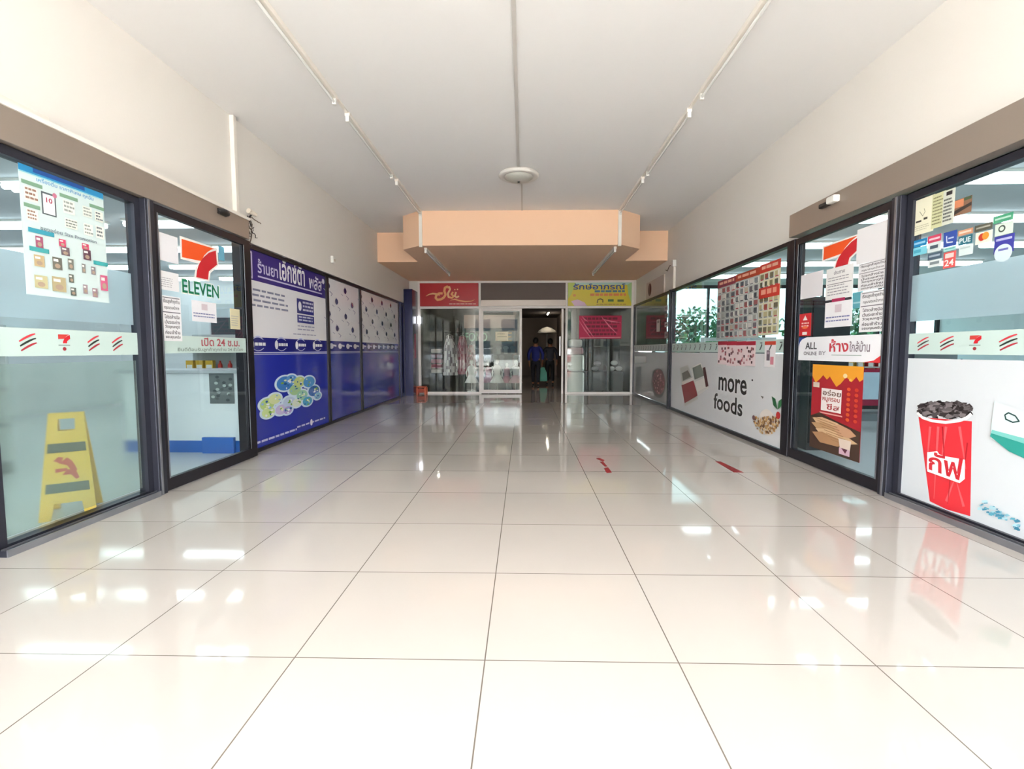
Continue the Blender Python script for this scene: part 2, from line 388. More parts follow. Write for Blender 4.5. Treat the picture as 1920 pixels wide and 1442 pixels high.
for (o_, c) in ((.016, 'ffffff'),):
    P.p([X(1741,848), X(1760,846), X(1764,852), X(1772,855), X(1812,862), X(1812,898), X(1802,906), X(1741,884)], c)
P.up()
# lettering on the cup
vs, fs, _ = text_geo('กัฟ')
def quadmap(x, y):
    (ax, ay), (bx, by), (cx, cy), (dx, dy) = X(1744,880), X(1808,903), X(1744,846), X(1809,858)
    return ((ax*(1-x)+bx*x)*(1-y)+(cx*(1-x)+dx*x)*y, (ay*(1-x)+by*x)*(1-y)+(cy*(1-x)+dy*x)*y)
P.add([P.q(*quadmap(*v)) for v in vs], fs, ink('d12733'))
P.up()
P.p([X(1862,800), X(1868,752), X(1925,772), X(1925,860), X(1862,822)], 'd9ecea'); P.up()
P.p([X(1860,818), X(1864,806), X(1925,826), X(1925,860), X(1895,846)], '2f9c90'); P.up()
P.p([X(1862,812), X(1864,806), X(1925,822), X(1925,832)], '7cc8c0')
P.rib([X(1888,778), X(1895,774), X(1908,780), X(1915,790), X(1903,792), X(1890,786), X(1888,778)], .008, '2c4c4c')
for k in range(46):
    u = rr.uniform(1842, 1915); v = 945+(u-1842)*.55+rr.uniform(-9, 9); s_ = rr.uniform(3, 8); a = rr.uniform(0, 3)
    P.p([X(u+s_*cos(a+d_), v+s_*.5*sin(a+d_)) for d_ in (0, 1.5, 2.9, 4.3)], rr.choice(['8fc6d6', '5fa9bf', 'b9dfe8', '3f8aa8']))
adopt(P.build('drink_advert_film'), w5)
track(PRN, -4.29, -2.9, w5)
w11 = shop_window(11, PRN, -2.90, -1.2, fw=.06)
box('trim_2', 3.16, 3.30, 4.30, 4.40, 0, FZ, ALU, bevel=.004, **st)

box('trim_17', 3.154, 3.162, 4.34, 4.36, 0, FZ, ALUL, **st)
# --- operator casings over both automatic doors
box('trim_3', -3.40, -3.22, 1.2, 5.80, 2.585, 2.81, TAUPE, bevel=.004, **st)
box('trim_4', -3.24, -3.205, 1.2, 5.80, 2.80, 2.83, CONDUIT, **st)
box('trim_5', 3.12, 3.30, 1.2, 5.98, 2.60, 2.86, TAUPE, bevel=.004, **st)

# --- sliding doors ------------------------------------------------------------------
def sliding_door(n, pl, a0, a1, jw=.06):
    d = empty('door_%d' % n, pl.pt((a0+a1)/2, 0), kind='structure')
    adopt(frame(pl, a0, a1, .01, FZ-.01, jw, -.03, .015, BLK, 'door_frame', wb=.11, wt=.07), d)
    adopt(pane(pl, a0+jw, a1-jw, .12, FZ-.08, GLASS, d=-.005), d)
    e = MB(); slab(pl, a0+jw-.012, a0+jw, .12, FZ-.08, .0, .018, mat('light_edge_aluminium', ''), mb=e)
    slab(pl, a1-jw, a1-jw+.012, .12, FZ-.08, .0, .018, mat('light_edge_aluminium', ''), mb=e)
    adopt(e.build('edge_trim'), d); return d
d1 = sliding_door(1, PLD, 4.30, 5.75)
d2 = sliding_door(2, PRD, -5.92, -4.40)
box('trim_6', -3.42, -3.26, 5.77, 5.88, 0, FZ, BLK, bevel=.004, **st)
box('trim_7', 3.17, 3.30, 5.94, 6.05, 0, FZ, BLK, bevel=.004, **st)
# left door film band with opening hours
P = Print(PLD, 4.36, 5.69, 1.26, 1.425, base=BANDC, d=.001, th=.001); P.up()
P.t('เปิด 24 ช.ม.', .40, .06, .90, .58, 'b0505a'); P.t('ยินดีต้อนรับลูกค้าทุกท่าน 24 ชั่วโมง', .14, .66, .95, .95, '7d8f88')
adopt(P.build('opening_hours_band'), d1)
# numeral logos on both doors
def logo(pl, u0, v0, u1, v1, wu0=None, wv0=None, wu1=None, wv1=None, word=''):
    P = pprint(pl, u0, v0, u1, v1, base=None, d=.001, th=.001); seven(P, 0, 0, 1, 1)
    if word:
        Q = pprint(pl, wu0, wv0, wu1, wv1, base=None, d=.001, th=.001); Q.t(word, .0, -.04, 1.0, 1.04, 'f2f6ee'); Q.up(); Q.t(word, .02, .04, .98, .96, GRN)
        return P, Q
    return P, None
P, Q = logo(PLD, 338, 446, 405, 527, 338, 521, 411, 561, 'ELEVEN'); adopt(P.build('numeral_logo'), d1); adopt(Q.build('logo_word'), d1)
P, Q = logo(PRD, 1546, 453, 1610, 500) ; adopt(P.build('numeral_logo'), d2)
# --- far shopfronts -----------------------------------------------------------------
def ffbox(nm, pl, a0, a1, m, **k): return slab(pl, a0, a1, 0, FZ, -.05, .02, m, name=nm, **k)
# printed panels
PN = 'gloss'
BLUE, DBLUE, PURP, LAV = '2b37a6', '28297f', '3b2d80', 'eceaf3'
def printed_window(n, a0, a1):
    w = empty('window_%d' % n, PLF.pt((a0+a1)/2, 0), kind='structure')
    adopt(frame(PLF, a0, a1, 0, FZ, .045, -.05, .03, BLK), w)
    return w
w2 = printed_window(2, 5.88, 8.42); w3 = printed_window(3, 8.42, 10.12); w4 = printed_window(4, 10.12, 13.25)
def pan(a0, a1): return Print(PLF, a0+.045, a1-.045, .045, FZ-.045, base='eeedf2', d=-.004, th=.004, rough=.06)
P = pan(5.88, 8.42)
Y = lambda z: (P.t1-z)/(P.t1-P.t0)
P.r(0, 0, 1, Y(2.16)-0, PURP); P.up()
P.r(0, Y(1.46), 1, Y(0.0)-.0, BLUE) if False else P.r(0, Y(1.45), 1, 1, BLUE)
P.up(); P.r(0, Y(1.45), 1, Y(1.27), DBLUE); P.r(0, Y(1.262), 1, Y(1.25), 'd8daf0'); P.r(0, Y(1.238), 1, Y(1.230), 'd8daf0'); P.up()
XA = lambda u, v: (lambda s_, t_: ((s_-P.a0)/(P.a1-P.a0), (P.t1-t_)/(P.t1-P.t0)))(*PLF.px(u, v))
# logo in square frame (left)
P.rib([(0, Y(2.50)), (.075, Y(2.50)), (.075, Y(2.19)), (0, Y(2.19))], .012, 'd9cff5')
P.r(0, Y(2.44), .05, Y(2.37), 'cdbff0'); P.r(0.005, Y(2.35), .06, Y(2.33), 'b9a9e6'); P.e(.04, Y(2.27), .02, .022, 'e6defa'); P.rib([(.0, Y(2.24)), (.05, Y(2.22))], .01, 'e6defa')
P.t('ร้านยา', .13, Y(2.45), .34, Y(2.27), 'cfc8ee'); P.t('เอ็กซ์ต้า', .36, Y(2.56)-.02, .68, Y(2.26), 'f4f2ff'); P.t('พลัส', .74, Y(2.48), .94, Y(2.26), 'e8e4fb')
P.e(.965, Y(2.44), .02, .018, 'e8e4fb'); P.rib([(.13, Y(2.225)), (.94, Y(2.225))], .008, 'cfc8ee')
# white field copy
P.lines(.015, Y(2.06), .46, Y(1.80), 4, '8d8fa6', .4, .25, 5)
P.r(.56, Y(2.06), .80, Y(1.84), '35357f'); P.r(.56, Y(1.82), .80, Y(1.70), '45458f'); P.up()
P.e(.60, Y(1.95), .022, .028, 'e9e9f6'); P.lines(.64, Y(2.03), .79, Y(1.86), 3, 'c9c9e6', .5, .1, 3); P.lines(.58, Y(1.80), .79, Y(1.71), 2, 'd5d5ee', .5, .1, 3)
P.lines(.56, Y(1.66), .82, Y(1.56), 2, 'a8a8c2', .35, .1, 4); P.lines(.50, Y(1.535), .86, Y(1.49), 1, 'b0b0c6', .4, .1, 6)
for k in range(4):
    x = .02+k*.245; P.e(x+.03, Y(1.36), .018, .024, 'f0f0fa'); P.lines(x+.055, Y(1.385), x+.16, Y(1.335), 1, 'f0f0fa', .8, .02, 3)
    P.rib([(x+.03+.11*i/8, Y(1.42-.02*sin(pi*i/8)*0+.0)-(.016*sin(pi*i/8))) for i in range(9)], [.002+.007*sin(pi*i/8) for i in range(9)], 'c6c9ee')
    P.rib([(x+.03+.11*i/8, Y(1.315)+(.014*sin(pi*i/8))) for i in range(9)], .004, 'c6c9ee')
# microbe cluster picture with glowing outline
cl = [(500,758,10,'bcd98a'),(502,773,9,'cfe6a0'),(514,748,9,'dbe7b0'),(526,768,9,'cfc4e8'),(541,754,10,'c5d6ee'),(533,719,13,'4b86cf'),(545,712,9,'6aa5e0'),(552,731,10,'a9cf9a'),(560,716,10,'c9d98e'),(565,741,10,'9bd0b4'),(578,716,11,'5a9ed8'),(587,733,11,'3f6cb4'),(575,752,9,'57a7d0'),(594,742,7,'7fb8dc'),(538,769,7,'b7a6dc'),(555,755,8,'e2ecdc')]
for u, v, r_, c in cl: x, y = XA(u, v); P.e(x, y, r_*.0075+.022, r_*.0031+.009, 'd9ecfb'); P.L += .1
P.up()
for u, v, r_, c in cl: x, y = XA(u, v); P.e(x, y, r_*.0075, r_*.0031, c); P.L += .3
P.up()
for k in range(150):
    u, v, r_, c = rr.choice(cl); a = rr.uniform(0, 6.28); q_ = rr.uniform(0, .8); x, y = XA(u, v)
    P.e(x+q_*r_*.0075*cos(a), y+q_*r_*.0031*sin(a), rr.uniform(.006, .02), rr.uniform(.003, .008), rr.choice([c, c, '7fae4e', 'f2f8ff', '2f5f9f', 'e7f0c8', '8fb8e8']), 8)
P.up(); P.lines(.02, Y(.16)+.01, .50, Y(.13)+.012, 1, 'c5c8ee', .8, .02, 7); P.lines(.50, Y(.16)-.0, .92, Y(.13)-.0, 1, 'c5c8ee', .8, .02, 5); P.e(.70, Y(.15), .018, .02, 'e8e8fb')
adopt(P.build('pharmacy_advert_film'), w2)
def panel_small(w, a0, a1, cols, seed):
    P = pan(a0, a1); r2 = random.Random(seed); Yl = lambda z: (P.t1-z)/(P.t1-P.t0)
    P.r(0, Yl(1.45), 1, 1, BLUE if False else '2a3599'); P.up(); P.r(0, Yl(1.45), 1, Yl(1.27), DBLUE); P.r(0, Yl(1.262), 1, Yl(1.25), 'c9cbe6'); P.r(0, Yl(1.238), 1, Yl(1.23), 'c9cbe6'); P.up()
    n = cols*2
    for k in range(n):
        x = (k+.3)/n; P.e(x, Yl(1.36), .22/n, .02, 'e6e6f6'); P.rib([(x+.2/n, Yl(1.375)), (x+.55/n, Yl(1.365))], .012, 'dcdcf2')
    step = .33
    for r_ in range(4):
        for c in range(cols+1):
            x = (c+(.5 if r_ % 2 else .05))/cols; y = Yl(2.40-.24*r_)
            if x > .98: continue
            P.e(x, y, .045*2/cols, .022, '4a4a78', 14); P.up(); P.p([(x-.02, y-.03), (x+.05/cols*2, y+.002), (x+.0, y+.022)], '35356a'); P.L -= 1
            P.rib([(x+.06/cols, y+.035), (x+.22/cols, y+.05), (x+.14/cols, y+.065)], .006, '9a9ab4')
            P.rib([(x-.26/cols, y+.03), (x-.14/cols, y+.04)], .005, 'a9a9c0')
    adopt(P.build('printed_film'), w)
panel_small(w3, 8.42, 10.12, 2, 1); panel_small(w4, 10.12, 13.25, 4, 2)
# navy framed end bay and pillar
b = MB(); slab(PLF, 13.25, 13.35, 0, FZ, -.05, .06, NAVY, mb=b); slab(PLF, 13.55, 13.72, 0, FZ, -.05, .06, NAVY, mb=b); slab(PLF, 13.35, 13.55, 0, .1, -.05, .05, NAVY, mb=b); slab(PLF, 13.35, 13.55, 2.48, FZ, -.05, .05, NAVY, mb=b)
d3 = empty('door_3', PLF.pt(13.45, 0), kind='structure'); adopt(b.build('door_frame'), d3)
adopt(slab(PLF, 13.35, 13.55, .1, 2.48, -.02, -.01, mat('greyblue_glossy_glass', '8b93a8', .05), name='glass_pane'), d3)
adopt(slab(PLF, 13.35, 13.55, 1.50, 1.86, .0, .004, mat('lime_sticker', 'a9c23c', .5), name='lime_notice'), d3)
MB().box(-3.45, -3.11, 13.75, 14.44, 0, 2.98, NAVY).build('trim_8', **st)

# --- right far windows
w6 = shop_window(6, PRF, -10.78, -6.05, m=BLK, fw=.05); w7 = shop_window(7, PRF, -14.44, -10.86, m=BLK, fw=.05)
box('trim_9', 3.14, 3.28, 10.78, 10.86, 0, FZ, BLK, **st)
# lower printed films
def fbandR(P, n, z0, z1):
    Yl = lambda z: (P.t1-z)/(P.t1-P.t0)
    for k in range(n):
        x = (k+.5)/n; P.p([(x-.12/n, Yl(z0+.2*(z1-z0))), (x+.16/n, Yl(z0+.75*(z1-z0))), (x+.2/n, Yl(z0+.55*(z1-z0))), (x, Yl(z0+.2*(z1-z0)))], '3e4a4a')
        P.r(x-.05/n, Yl(z0+.8*(z1-z0)), x+.2/n, Yl(z0+.72*(z1-z0)), '59605f')
P = Print(PRF, -10.73, -6.10, 1.25, 1.42, base=BANDC, d=.001, th=.001); P.up(); P.t1, P.t0 = 1.42, 1.25; fbandR(P, 18, 1.25, 1.42); adopt(P.build('logo_band'), w6)
P = Print(PRF, -14.39, -10.91, 1.25, 1.42, base=mat('grey_mint_film', 'bfc6c2', .35), d=.001, th=.001); P.up(); fbandR(P, 14, 1.25, 1.42); adopt(P.build('logo_band'), w7)
P = Print(PRF, -10.73, -6.10, .055, 1.235, base=mat('pale_grey_print_film', 'dfe0e2', .25), d=.001, th=.001, rough=.3)
X6 = lambda u, v: (lambda s_, t_: ((s_-P.a0)/(P.a1-P.a0), (P.t1-t_)/(P.t1-P.t0)))(*PRF.px(u, v))
def q6(txt, u0, v0, u1, v1, c):
    (x0, y0), (x1, y1) = X6(u0, v0), X6(u1, v1); P.t(txt, x0, y0, x1, y1, c)
q6('more', 1348, 706, 1400, 742, '3c3838'); q6('foods', 1339, 736, 1392, 782, '3c3838')
P.e(*X6(1411, 713), .005, .012, '3c3838')
# tilted food packs
def quad(pts, c): P.p([X6(*p_) for p_ in pts], c)
quad([(1275,690),(1290,684),(1309,748),(1284,762)], 'b8b6b0'); P.up(); quad([(1278,722),(1303,712),(1308,742),(1284,756)], '9a2f38'); P.up(); quad([(1279,716),(1301,707),(1303,712),(1280,722)], 'e6ded8'); quad([(1279,700),(1290,694),(1296,706),(1281,714)], '6f6a60')
P.up(); quad([(1294,690),(1315,680),(1329,728),(1309,742)], 'd6d5cf'); P.up(); quad([(1299,690),(1314,683),(1322,704),(1303,712)], '7d857a'); quad([(1304,716),(1322,708),(1325,726),(1308,735)], 'e9e4dc'); quad([(1318,690),(1323,688),(1329,724),(1324,726)], '5a2a2a')
# bowl of granola with strawberry and leaves
P.up(); P.e(*X6(1439, 792), .048, .145, 'e3d9d0'); P.up()
for k in range(150):
    a = rr.uniform(0, pi); r_ = sqrt(rr.random()); u = 1439+25*r_*cos(a)*1.0; v = 782+34*r_*sin(a)*.95
    x, y = X6(u, v); P.e(x, y, rr.uniform(.003, .0075), rr.uniform(.01, .02), rr.choice(['b98a4e', '8a5f32', 'd9b27c', 'e8cf9f', '6f4424', 'c9a066']), 7)
P.up(); P.e(*X6(1461, 779), .011, .04, 'd23b3b'); P.e(*X6(1415, 783), .009, .028, '7f5a5e'); quad([(1449,743),(1456,748),(1460,768),(1452,760)], '2f6a42'); quad([(1469,747),(1462,752),(1460,768),(1467,762)], '3d8450'); quad([(1428,742),(1434,744),(1432,748)], '6d6a62')
adopt(P.build('food_advert_film'), w6)
P = Print(PRF, -14.39, -10.91, .055, 1.235, base=mat('grey_print_film', 'a9a6a5', .2), d=.001, th=.001, rough=.3)
X7 = X6
quad([(1192,690),(1202,686),(1202,740),(1192,738)], '79797a'); quad([(1190,668),(1212,668),(1212,680),(1190,682)], 'd8dadb'); P.up(); P.e(*X6(1234, 718), .18, .30, '3b2c2a'); P.up(); P.e(*X6(1235, 716), .155, .255, '7c3a3e'); P.up()
for k in range(60):
    a = rr.uniform(0, 6.28); r_ = sqrt(rr.random()); x, y = X6(1235, 716); P.e(x+.14*r_*cos(a), y+.23*r_*sin(a), .012, .02, rr.choice(['a0525a', 'b9747a', '5e2427', 'd3a3a0']), 7)
adopt(P.build('food_advert_film'), w7)
adopt(slab(PRF, -14.39, -11.25, 1.40, 2.53, -.03, -.012, mat('dark_grey_board', '4d4846', .5), name='backing_board'), w7)

# --- REAR STOREFRONT ------------------------------------------------------------------
bb = MB(); Y0, Y1 = 14.46, 14.54
for x in (-3.10, -1.32, 1.21, 3.12): bb.box(x, x+.06, Y0, Y1, 0, 3.295, WFR)
for z0, z1 in ((2.50, 2.56), (3.235, 3.295)): bb.box(-3.10, 3.18, Y0-.01, Y1, z0, z1, WFR)
for xa, xb in ((-3.04, -1.32), (1.27, 3.12)): bb.box(xa, xb, Y0, Y1, 0, .05, WFR)
bb.build('trim_10', **st)
box('trim_11', 3.18, 3.24, 14.44, 14.56, 0, 3.3, PLASTER, **st)
box('trim_12', -3.35, -3.10, 14.46, 14.6, 0, 3.3, PLASTER, **st)
w8 = empty('window_8', (-2.18, 14.5, 0), kind='structure'); adopt(MB().box(-3.04, -1.32, 14.5, 14.506, .05, 2.5, GLASSB).build('glass_pane'), w8)
w9 = empty('window_9', (2.2, 14.5, 0), kind='structure'); adopt(MB().box(1.27, 3.12, 14.5, 14.506, .05, 2.5, GLASSB).build('glass_pane'), w9)
d4 = empty('door_4', (-.66, 14.44, 0), kind='structure')
adopt(frame(Plane('B', 14.42), -1.25, -.06, .02, 2.49, .065, -.02, .02, WFR, 'door_frame', wb=.10, wt=.075), d4)
adopt(MB().box(-1.185, -.125, 14.42, 14.426, .12, 2.415, GLASSB).build('glass_pane'), d4)
d5 = empty('door_5', (1.15, 14.5, 0), kind='structure')
adopt(MB().box(1.10, 1.155, 14.47, 14.52, 0, 2.49, WFR).build('door_frame'), d5)
adopt(MB().box(1.04, 1.065, 14.44, 14.468, 1.12, 1.68, CHROME).build('handle'), d5)
box('trim_13', -1.26, 1.21, 14.49, 14.55, 2.70, 3.235, BROWN, **st)
box('trim_14', -1.26, 1.21, 14.40, 14.54, 2.56, 2.74, mat('pale_metal_casing', 'a0968f', .3, .4), bevel=.004, **st)

# ================================================================== THINGS ON WALLS AND CEILING
def tag(o, label, cat, group=None): return prop(o, label, cat, group)
# fluorescent battens (switched off)
def batten(x, y0, y1, z, label, group='ceiling battens'):
    t = empty('fluorescent_batten', (x, (y0+y1)/2, z), label=label, category='light') if False else empty('fluorescent_batten', (x, (y0+y1)/2, z))
    tag(t, label, 'light', group); L = (y1-y0)/2
    MB().box(-.028, .028, -L, L, -.045, 0, CONDUIT).build('housing', t, bevel=.004)
    MB().tube([(0, -L+.04, -.078), (0, L-.04, -.078)], .014, TUBEOFF).build('tube', t)
    for s_ in (-1, 1): MB().box(-.02, .02, s_*L-.02*s_-.02, s_*L-.02*s_+.02, -.105, -.045, WHT).build('lamp_holder', t, bevel=.003)
    return t
for sx_, xs, nm in ((-1, -1.99, 'left'), (1, 1.83, 'right')):
    batten(xs, 3.45, 5.33, CE, 'white unlit ceiling tube light, nearest the camera in the %s row' % nm)
    batten(xs, 5.68, 7.56, CE, 'white unlit ceiling tube light, middle one of the %s ceiling row' % nm)
    batten(xs, 7.82, 9.58, CE, 'white unlit ceiling tube light in the %s row, ending at the peach bulkhead' % nm)
    batten(xs+.05*sx_*-1, 9.80, 12.9, 3.30, 'long white unlit tube light under the peach soffit, %s one' % nm)
    # short conduit bits between battens
    for k, (a, b_) in enumerate(((5.33, 5.68), (7.56, 7.82))):
        o = MB().box(xs-.018, xs+.018, a, b_, CE-.016, CE, CONDUIT).build('cable_duct'); tag(o, 'short white cable duct joining the %s pair of lights in the %s ceiling row' % (('first', 'second')[k], nm), 'cable duct')
    o = MB().box(xs-.03, xs+.03, 9.585 if sx_ < 0 else 9.60, 9.62 if sx_ < 0 else 9.65, 3.27, CE-.002, CONDUIT).build('cable_duct'); tag(o, 'vertical white cable duct down the %s end of the peach bulkhead face' % nm, 'cable duct')
o = MB().box(-.10, -.065, 1.5, 7.37, CE-.018, CE, mat('grey_white_duct', 'cfcac4', .5)).build('cable_duct'); tag(o, 'long thin pale cable duct running along the middle of the ceiling to the round lamp', 'cable duct')
o = MB().box(-.05, -.025, 7.93, 9.60, CE-.018, CE, mat('grey_white_duct', '')).build('cable_duct'); tag(o, 'thin cable duct from the round ceiling lamp to the peach bulkhead', 'cable duct')
t = empty('ceiling_lamp', (-.08, 7.65, CE)); tag(t, 'round white ceiling lamp with a stepped rim in the middle of the ceiling', 'lamp')
MB().lathe([(.001, 0), (.27, 0), (.30, -.02), (.305, -.05), (.28, -.068), (.23, -.06), (.215, -.058)], (0, 0, 0), mat('white_lamp_metal', 'dcd8d2', .4), 40).build('rim', t)
MB().lathe([(.215, -.058), (.21, -.075), (.17, -.10), (.10, -.118), (.02, -.124), (.001, -.124)], (0, 0, 0), mat('opal_cover', 'b9b9b0', .35), 40).build('cover', t)
MB().lathe([(.001, -.12), (.018, -.12), (.018, -.14), (.001, -.145)], (0, 0, 0), DARK, 12).build('knob', t)
# vertical duct on left wall
o = MB().box(-3.35, -3.30, 5.70, 5.76, 2.815, CE-.004, CONDUIT).build('cable_duct', bevel=.006); tag(o, 'upright boxed white duct on the left wall above the door casing', 'cable duct')
o = MB().box(-3.35, -3.29, 1.4, 3.45, 2.835, 2.90, CONDUIT).build('cable_duct', bevel=.004); tag(o, 'thick white duct lying on the left door casing at the photo edge', 'cable duct')
# sensors
t = empty('motion_sensor', (-3.22, 5.27, 2.69)); tag(t, 'black oval motion sensor on the left door casing', 'sensor')
MB().ball((.03, 0, .06), .05, DARK, 10, (.8, 1.9, .7)).build('body', t); MB().box(.0, .02, -.07, .07, .03, .09, DARK).build('mount', t, bevel=.006)
t = empty('motion_sensor', (3.12, 5.2, 2.76)); tag(t, 'white and black motion sensor on the right door casing', 'sensor')
MB().box(-.07, 0, -.16, -.03, -.01, .06, WHT).build('body', t, bevel=.015); MB().box(-.05, 0, -.03, .13, -.01, .035, DARK).build('lens_cover', t, bevel=.012)
# small white wall sensor
t = empty('wall_alarm', (-3.35, 8.62, 2.80)); tag(t, 'small white alarm box on the left wall above the printed windows', 'alarm')
MB().box(0, .05, -.05, .05, 0, .12, WHT).build('body', t, bevel=.008); MB().box(.05, .056, -.025, .025, .03, .07, mat('beige_grille', 'cfc4b5', .6)).build('grille', t)
# tangle of wires with camera at the end of left casing
t = empty('security_camera', (-3.22, 5.86, 2.84)); tag(t, 'small camera with tangled black and brown wires at the left casing end', 'camera')
MB().tube([(0, -.06, .075), (.02, .06, .06)], [.03, .024], mat('beige_plastic', 'd8cdbd', .5), 12).build('camera_body', t)
MB().tube([(-.13, 0, 0), (-.05, 0, .0), (0, 0, .04)], .01, DARK).build('bracket', t)
wv = MB(); r5 = random.Random(11)
for k in range(9):
    p = Vector((-.05, .0, .0)); path = [p]
    for j in range(9):
        p = p+Vector((r5.uniform(-.015, .015), r5.uniform(-.02, .05), r5.uniform(-.05, .025))); p.x = max(-.11, min(0, p.x)); path.append(p.copy())
    wv.tube(path, .005, r5.choice([DARK, mat('brown_cable', '5d4a37', .5), mat('grey_cable', '6b655d', .5)]), 6)
wv.build('wire_tangle', t)
# right wall conduit, junction box, poster board
t = empty('cable_duct', (WR, 10.75, 2.6)); tag(t, 'white upright duct with a junction box on the right wall by the bulkhead', 'cable duct')
MB().box(-.05, 0, -.03, .03, 0, .48, CONDUIT).build('duct', t, bevel=.004); MB().box(-.08, 0, -.07, .07, .46, .60, WHT).build('junction_box', t, bevel=.01)
MB().tube([(-.03, .07, .52), (-.04, .3, .53), (-.03, .5, .45), (-.03, .62, .49)], .008, mat('brown_cable', ''), 6).build('cable', t)
t = empty('picture_board', (WR, 12.35, 2.6)); tag(t, 'small pale board with a dark red picture on the right wall above the far window', 'board')
MB().box(-.03, 0, -.85, .85, 0, .42, mat('pale_pink_board', 'cfc1b8', .6)).build('board', t, bevel=.003)
MB().box(-.036, -.03, .78, .85, 0, .42, CONDUIT).build('edge_strip', t)
MB().lathe([(.001, 0), (.16, 0), (.16, .004), (.001, .004)], (-.034, .42, .22), mat('dark_red_picture', '5e3530', .5), 20, ax='x').build('picture', t)

# ---------------------------------------------------------------- posters and stickers
def put(P, name, label, cat, group=None):
    o = P.build(name); return tag(o, label, cat, group)
# big price poster left
P = Print(PLN, 3.215, 3.865, 1.66, 2.51, base='d2e3e2', d=.004, th=.001)
P.r(0, 0, 1, .05, '2f8fc4'); P.r(.15, 0, .75, .035, '23539c'); P.up(); P.t('เครื่องดื่ม ราคาพิเศษ ทุกวัน', .18, .06, .86, .105, '6fa6cf')
P.r(0, .05, 1, .06, '8fd0dd')
for x0, y0, w in ((.02, .115, .22), (.43, .125, .22), (.80, .13, .2), (.03, .29, .17)): P.r(x0, y0, x0+w, y0+.03, '7ea58a')
P.r(.22, .16, .38, .34, '59646a'); P.up(); P.r(.235, .175, .365, .33, 'e6eeee'); P.t('10', .27, .2, .34, .24, 'b43c5a'); P.e(.37, .165, .025, .02, 'c77a93')
r4 = random.Random(5)
for x0, y0, x1, y1 in ((.04, .16, .18, .27), (.05, .33, .17, .42), (.46, .17, .60, .28), (.47, .32, .62, .40), (.70, .17, .82, .26), (.70, .32, .82, .42), (.86, .18, .97, .27), (.86, .31, .97, .42)):
    P.r(x0, y0, x1, y1, r4.choice(['f2f4ea', 'eef1e6', 'e5ebe3'])); P.up(); P.lines(x0+.01, y0+.01, x1, y1, 3, r4.choice(['a2a9a4', '8b9490', '9d7c6c', '767f84']), .5, .3, 3); P.L -= 1
P.t('ของอร่อย Size Promotion', .18, .44, .86, .475, '7c8b96')
P.r(.05, .475, .33, .51, '3f9bb0'); P.r(.05, .62, .26, .655, '4aa7a9'); P.r(.80, .63, 1.0, .665, '3fa4a6')
for k, (x0, y0, w, h, c) in enumerate(((.12,.53,.08,.09,'a65a77'),(.38,.51,.08,.06,'d3476f'),(.40,.57,.10,.07,'7a6a70'),(.66,.50,.09,.05,'d6486e'),(.67,.55,.10,.09,'6b4a58'),(.09,.68,.11,.09,'c3ad84'),(.29,.67,.11,.10,'74746a'),(.47,.66,.07,.09,'7c8078'),(.64,.68,.05,.08,'8c8d8a'),(.76,.69,.06,.07,'8c8288'),(.08,.84,.14,.10,'c3bd94'),(.27,.83,.16,.12,'b7ab86'),(.47,.79,.06,.07,'6d766c'),(.48,.90,.07,.07,'66706a'),(.64,.86,.06,.08,'a2949a'),(.76,.88,.07,.08,'a58b95'),(.88,.75,.10,.14,'d0668a'))):
    P.r(x0, y0, x0+w, y0+h, c); P.up(); P.r(x0+w*.1, y0+h*.15, x0+w*.6, y0+h*.35, 'f0ece6'); P.e(x0+w*.5, y0+h*.7, w*.3, h*.2, 'b09a86', 10); P.L -= 1
put(P, 'price_poster', 'large pale price poster with a blue header on the left front glass', 'poster')
# left door notices
def notice(pl, u0, v0, u1, v1, label, base='f4f2f4', kind=0, d=.004, name='paper_notice', cat='notice'):
    P = pprint(pl, u0, v0, u1, v1, base=base, d=d, th=.001)
    if kind == 0: P.lines(.1, .35, .9, .9, 5, 'a9a6ae', .3)
    if kind == 1:
        P.r(.06, .03, .94, .045, '5a565e'); P.t('เรียนลูกค้าทุกท่าน', .08, .06, .94, .18, '3a363e'); P.t('กรุณาสวมหน้ากาก', .12, .21, .9, .31, '57525a'); P.r(.04, .35, .96, .37, '6b6770')
        for k_, w_ in enumerate(('โปรดล้างมือ', 'เว้นระยะห่าง', 'วัดอุณหภูมิ', 'ก่อนเข้าร้าน', 'ขอบคุณครับ')): P.t(w_, .12, .41+.115*k_, .9, .50+.115*k_, '37333b')
    if kind == 2: P.r(.38, .12, .62, .42, 'd8c9d0'); P.lines(.05, .58, .95, .86, 2, '7077a8', .35, .1, 8)
    if kind == 3: P.t('ประกาศ', .3, .1, .7, .22, '8a868c'); P.r(.05, .50, .95, .52, '77737a'); P.lines(.08, .3, .9, .46, 2, '9a969e', .3); P.lines(.08, .56, .9, .92, 4, '9a969e', .3)
    return put(P, name, label, cat)
notice(PLD, 283, 430, 334, 496, 'upper blank white paper on the left door beside the orange numeral', 'efeef2', 9)
notice(PLD, 284, 503, 335, 548, 'white paper with faint lines on the left door, between two others', 'f0eff0', 0)
notice(PLD, 300, 553, 340, 640, 'white notice with bold black lines on the left door above the white band', 'f2f1f3', 1, .006)
notice(PLD, 357, 562, 405, 606, 'small white sheet with a blue line under the green lettering on the left door', 'f1f0f4', 2)
notice(PLD, 430, 578, 450, 618, 'cream sticker at the far edge of the left sliding door', 'e2d9b4', 0)
P = pprint(PLD, 408, 460, 420, 490, base='6fb3cc', d=.004, th=.001); put(P, 'sticker', 'small light blue sticker right of the orange numeral on the left door', 'sticker')
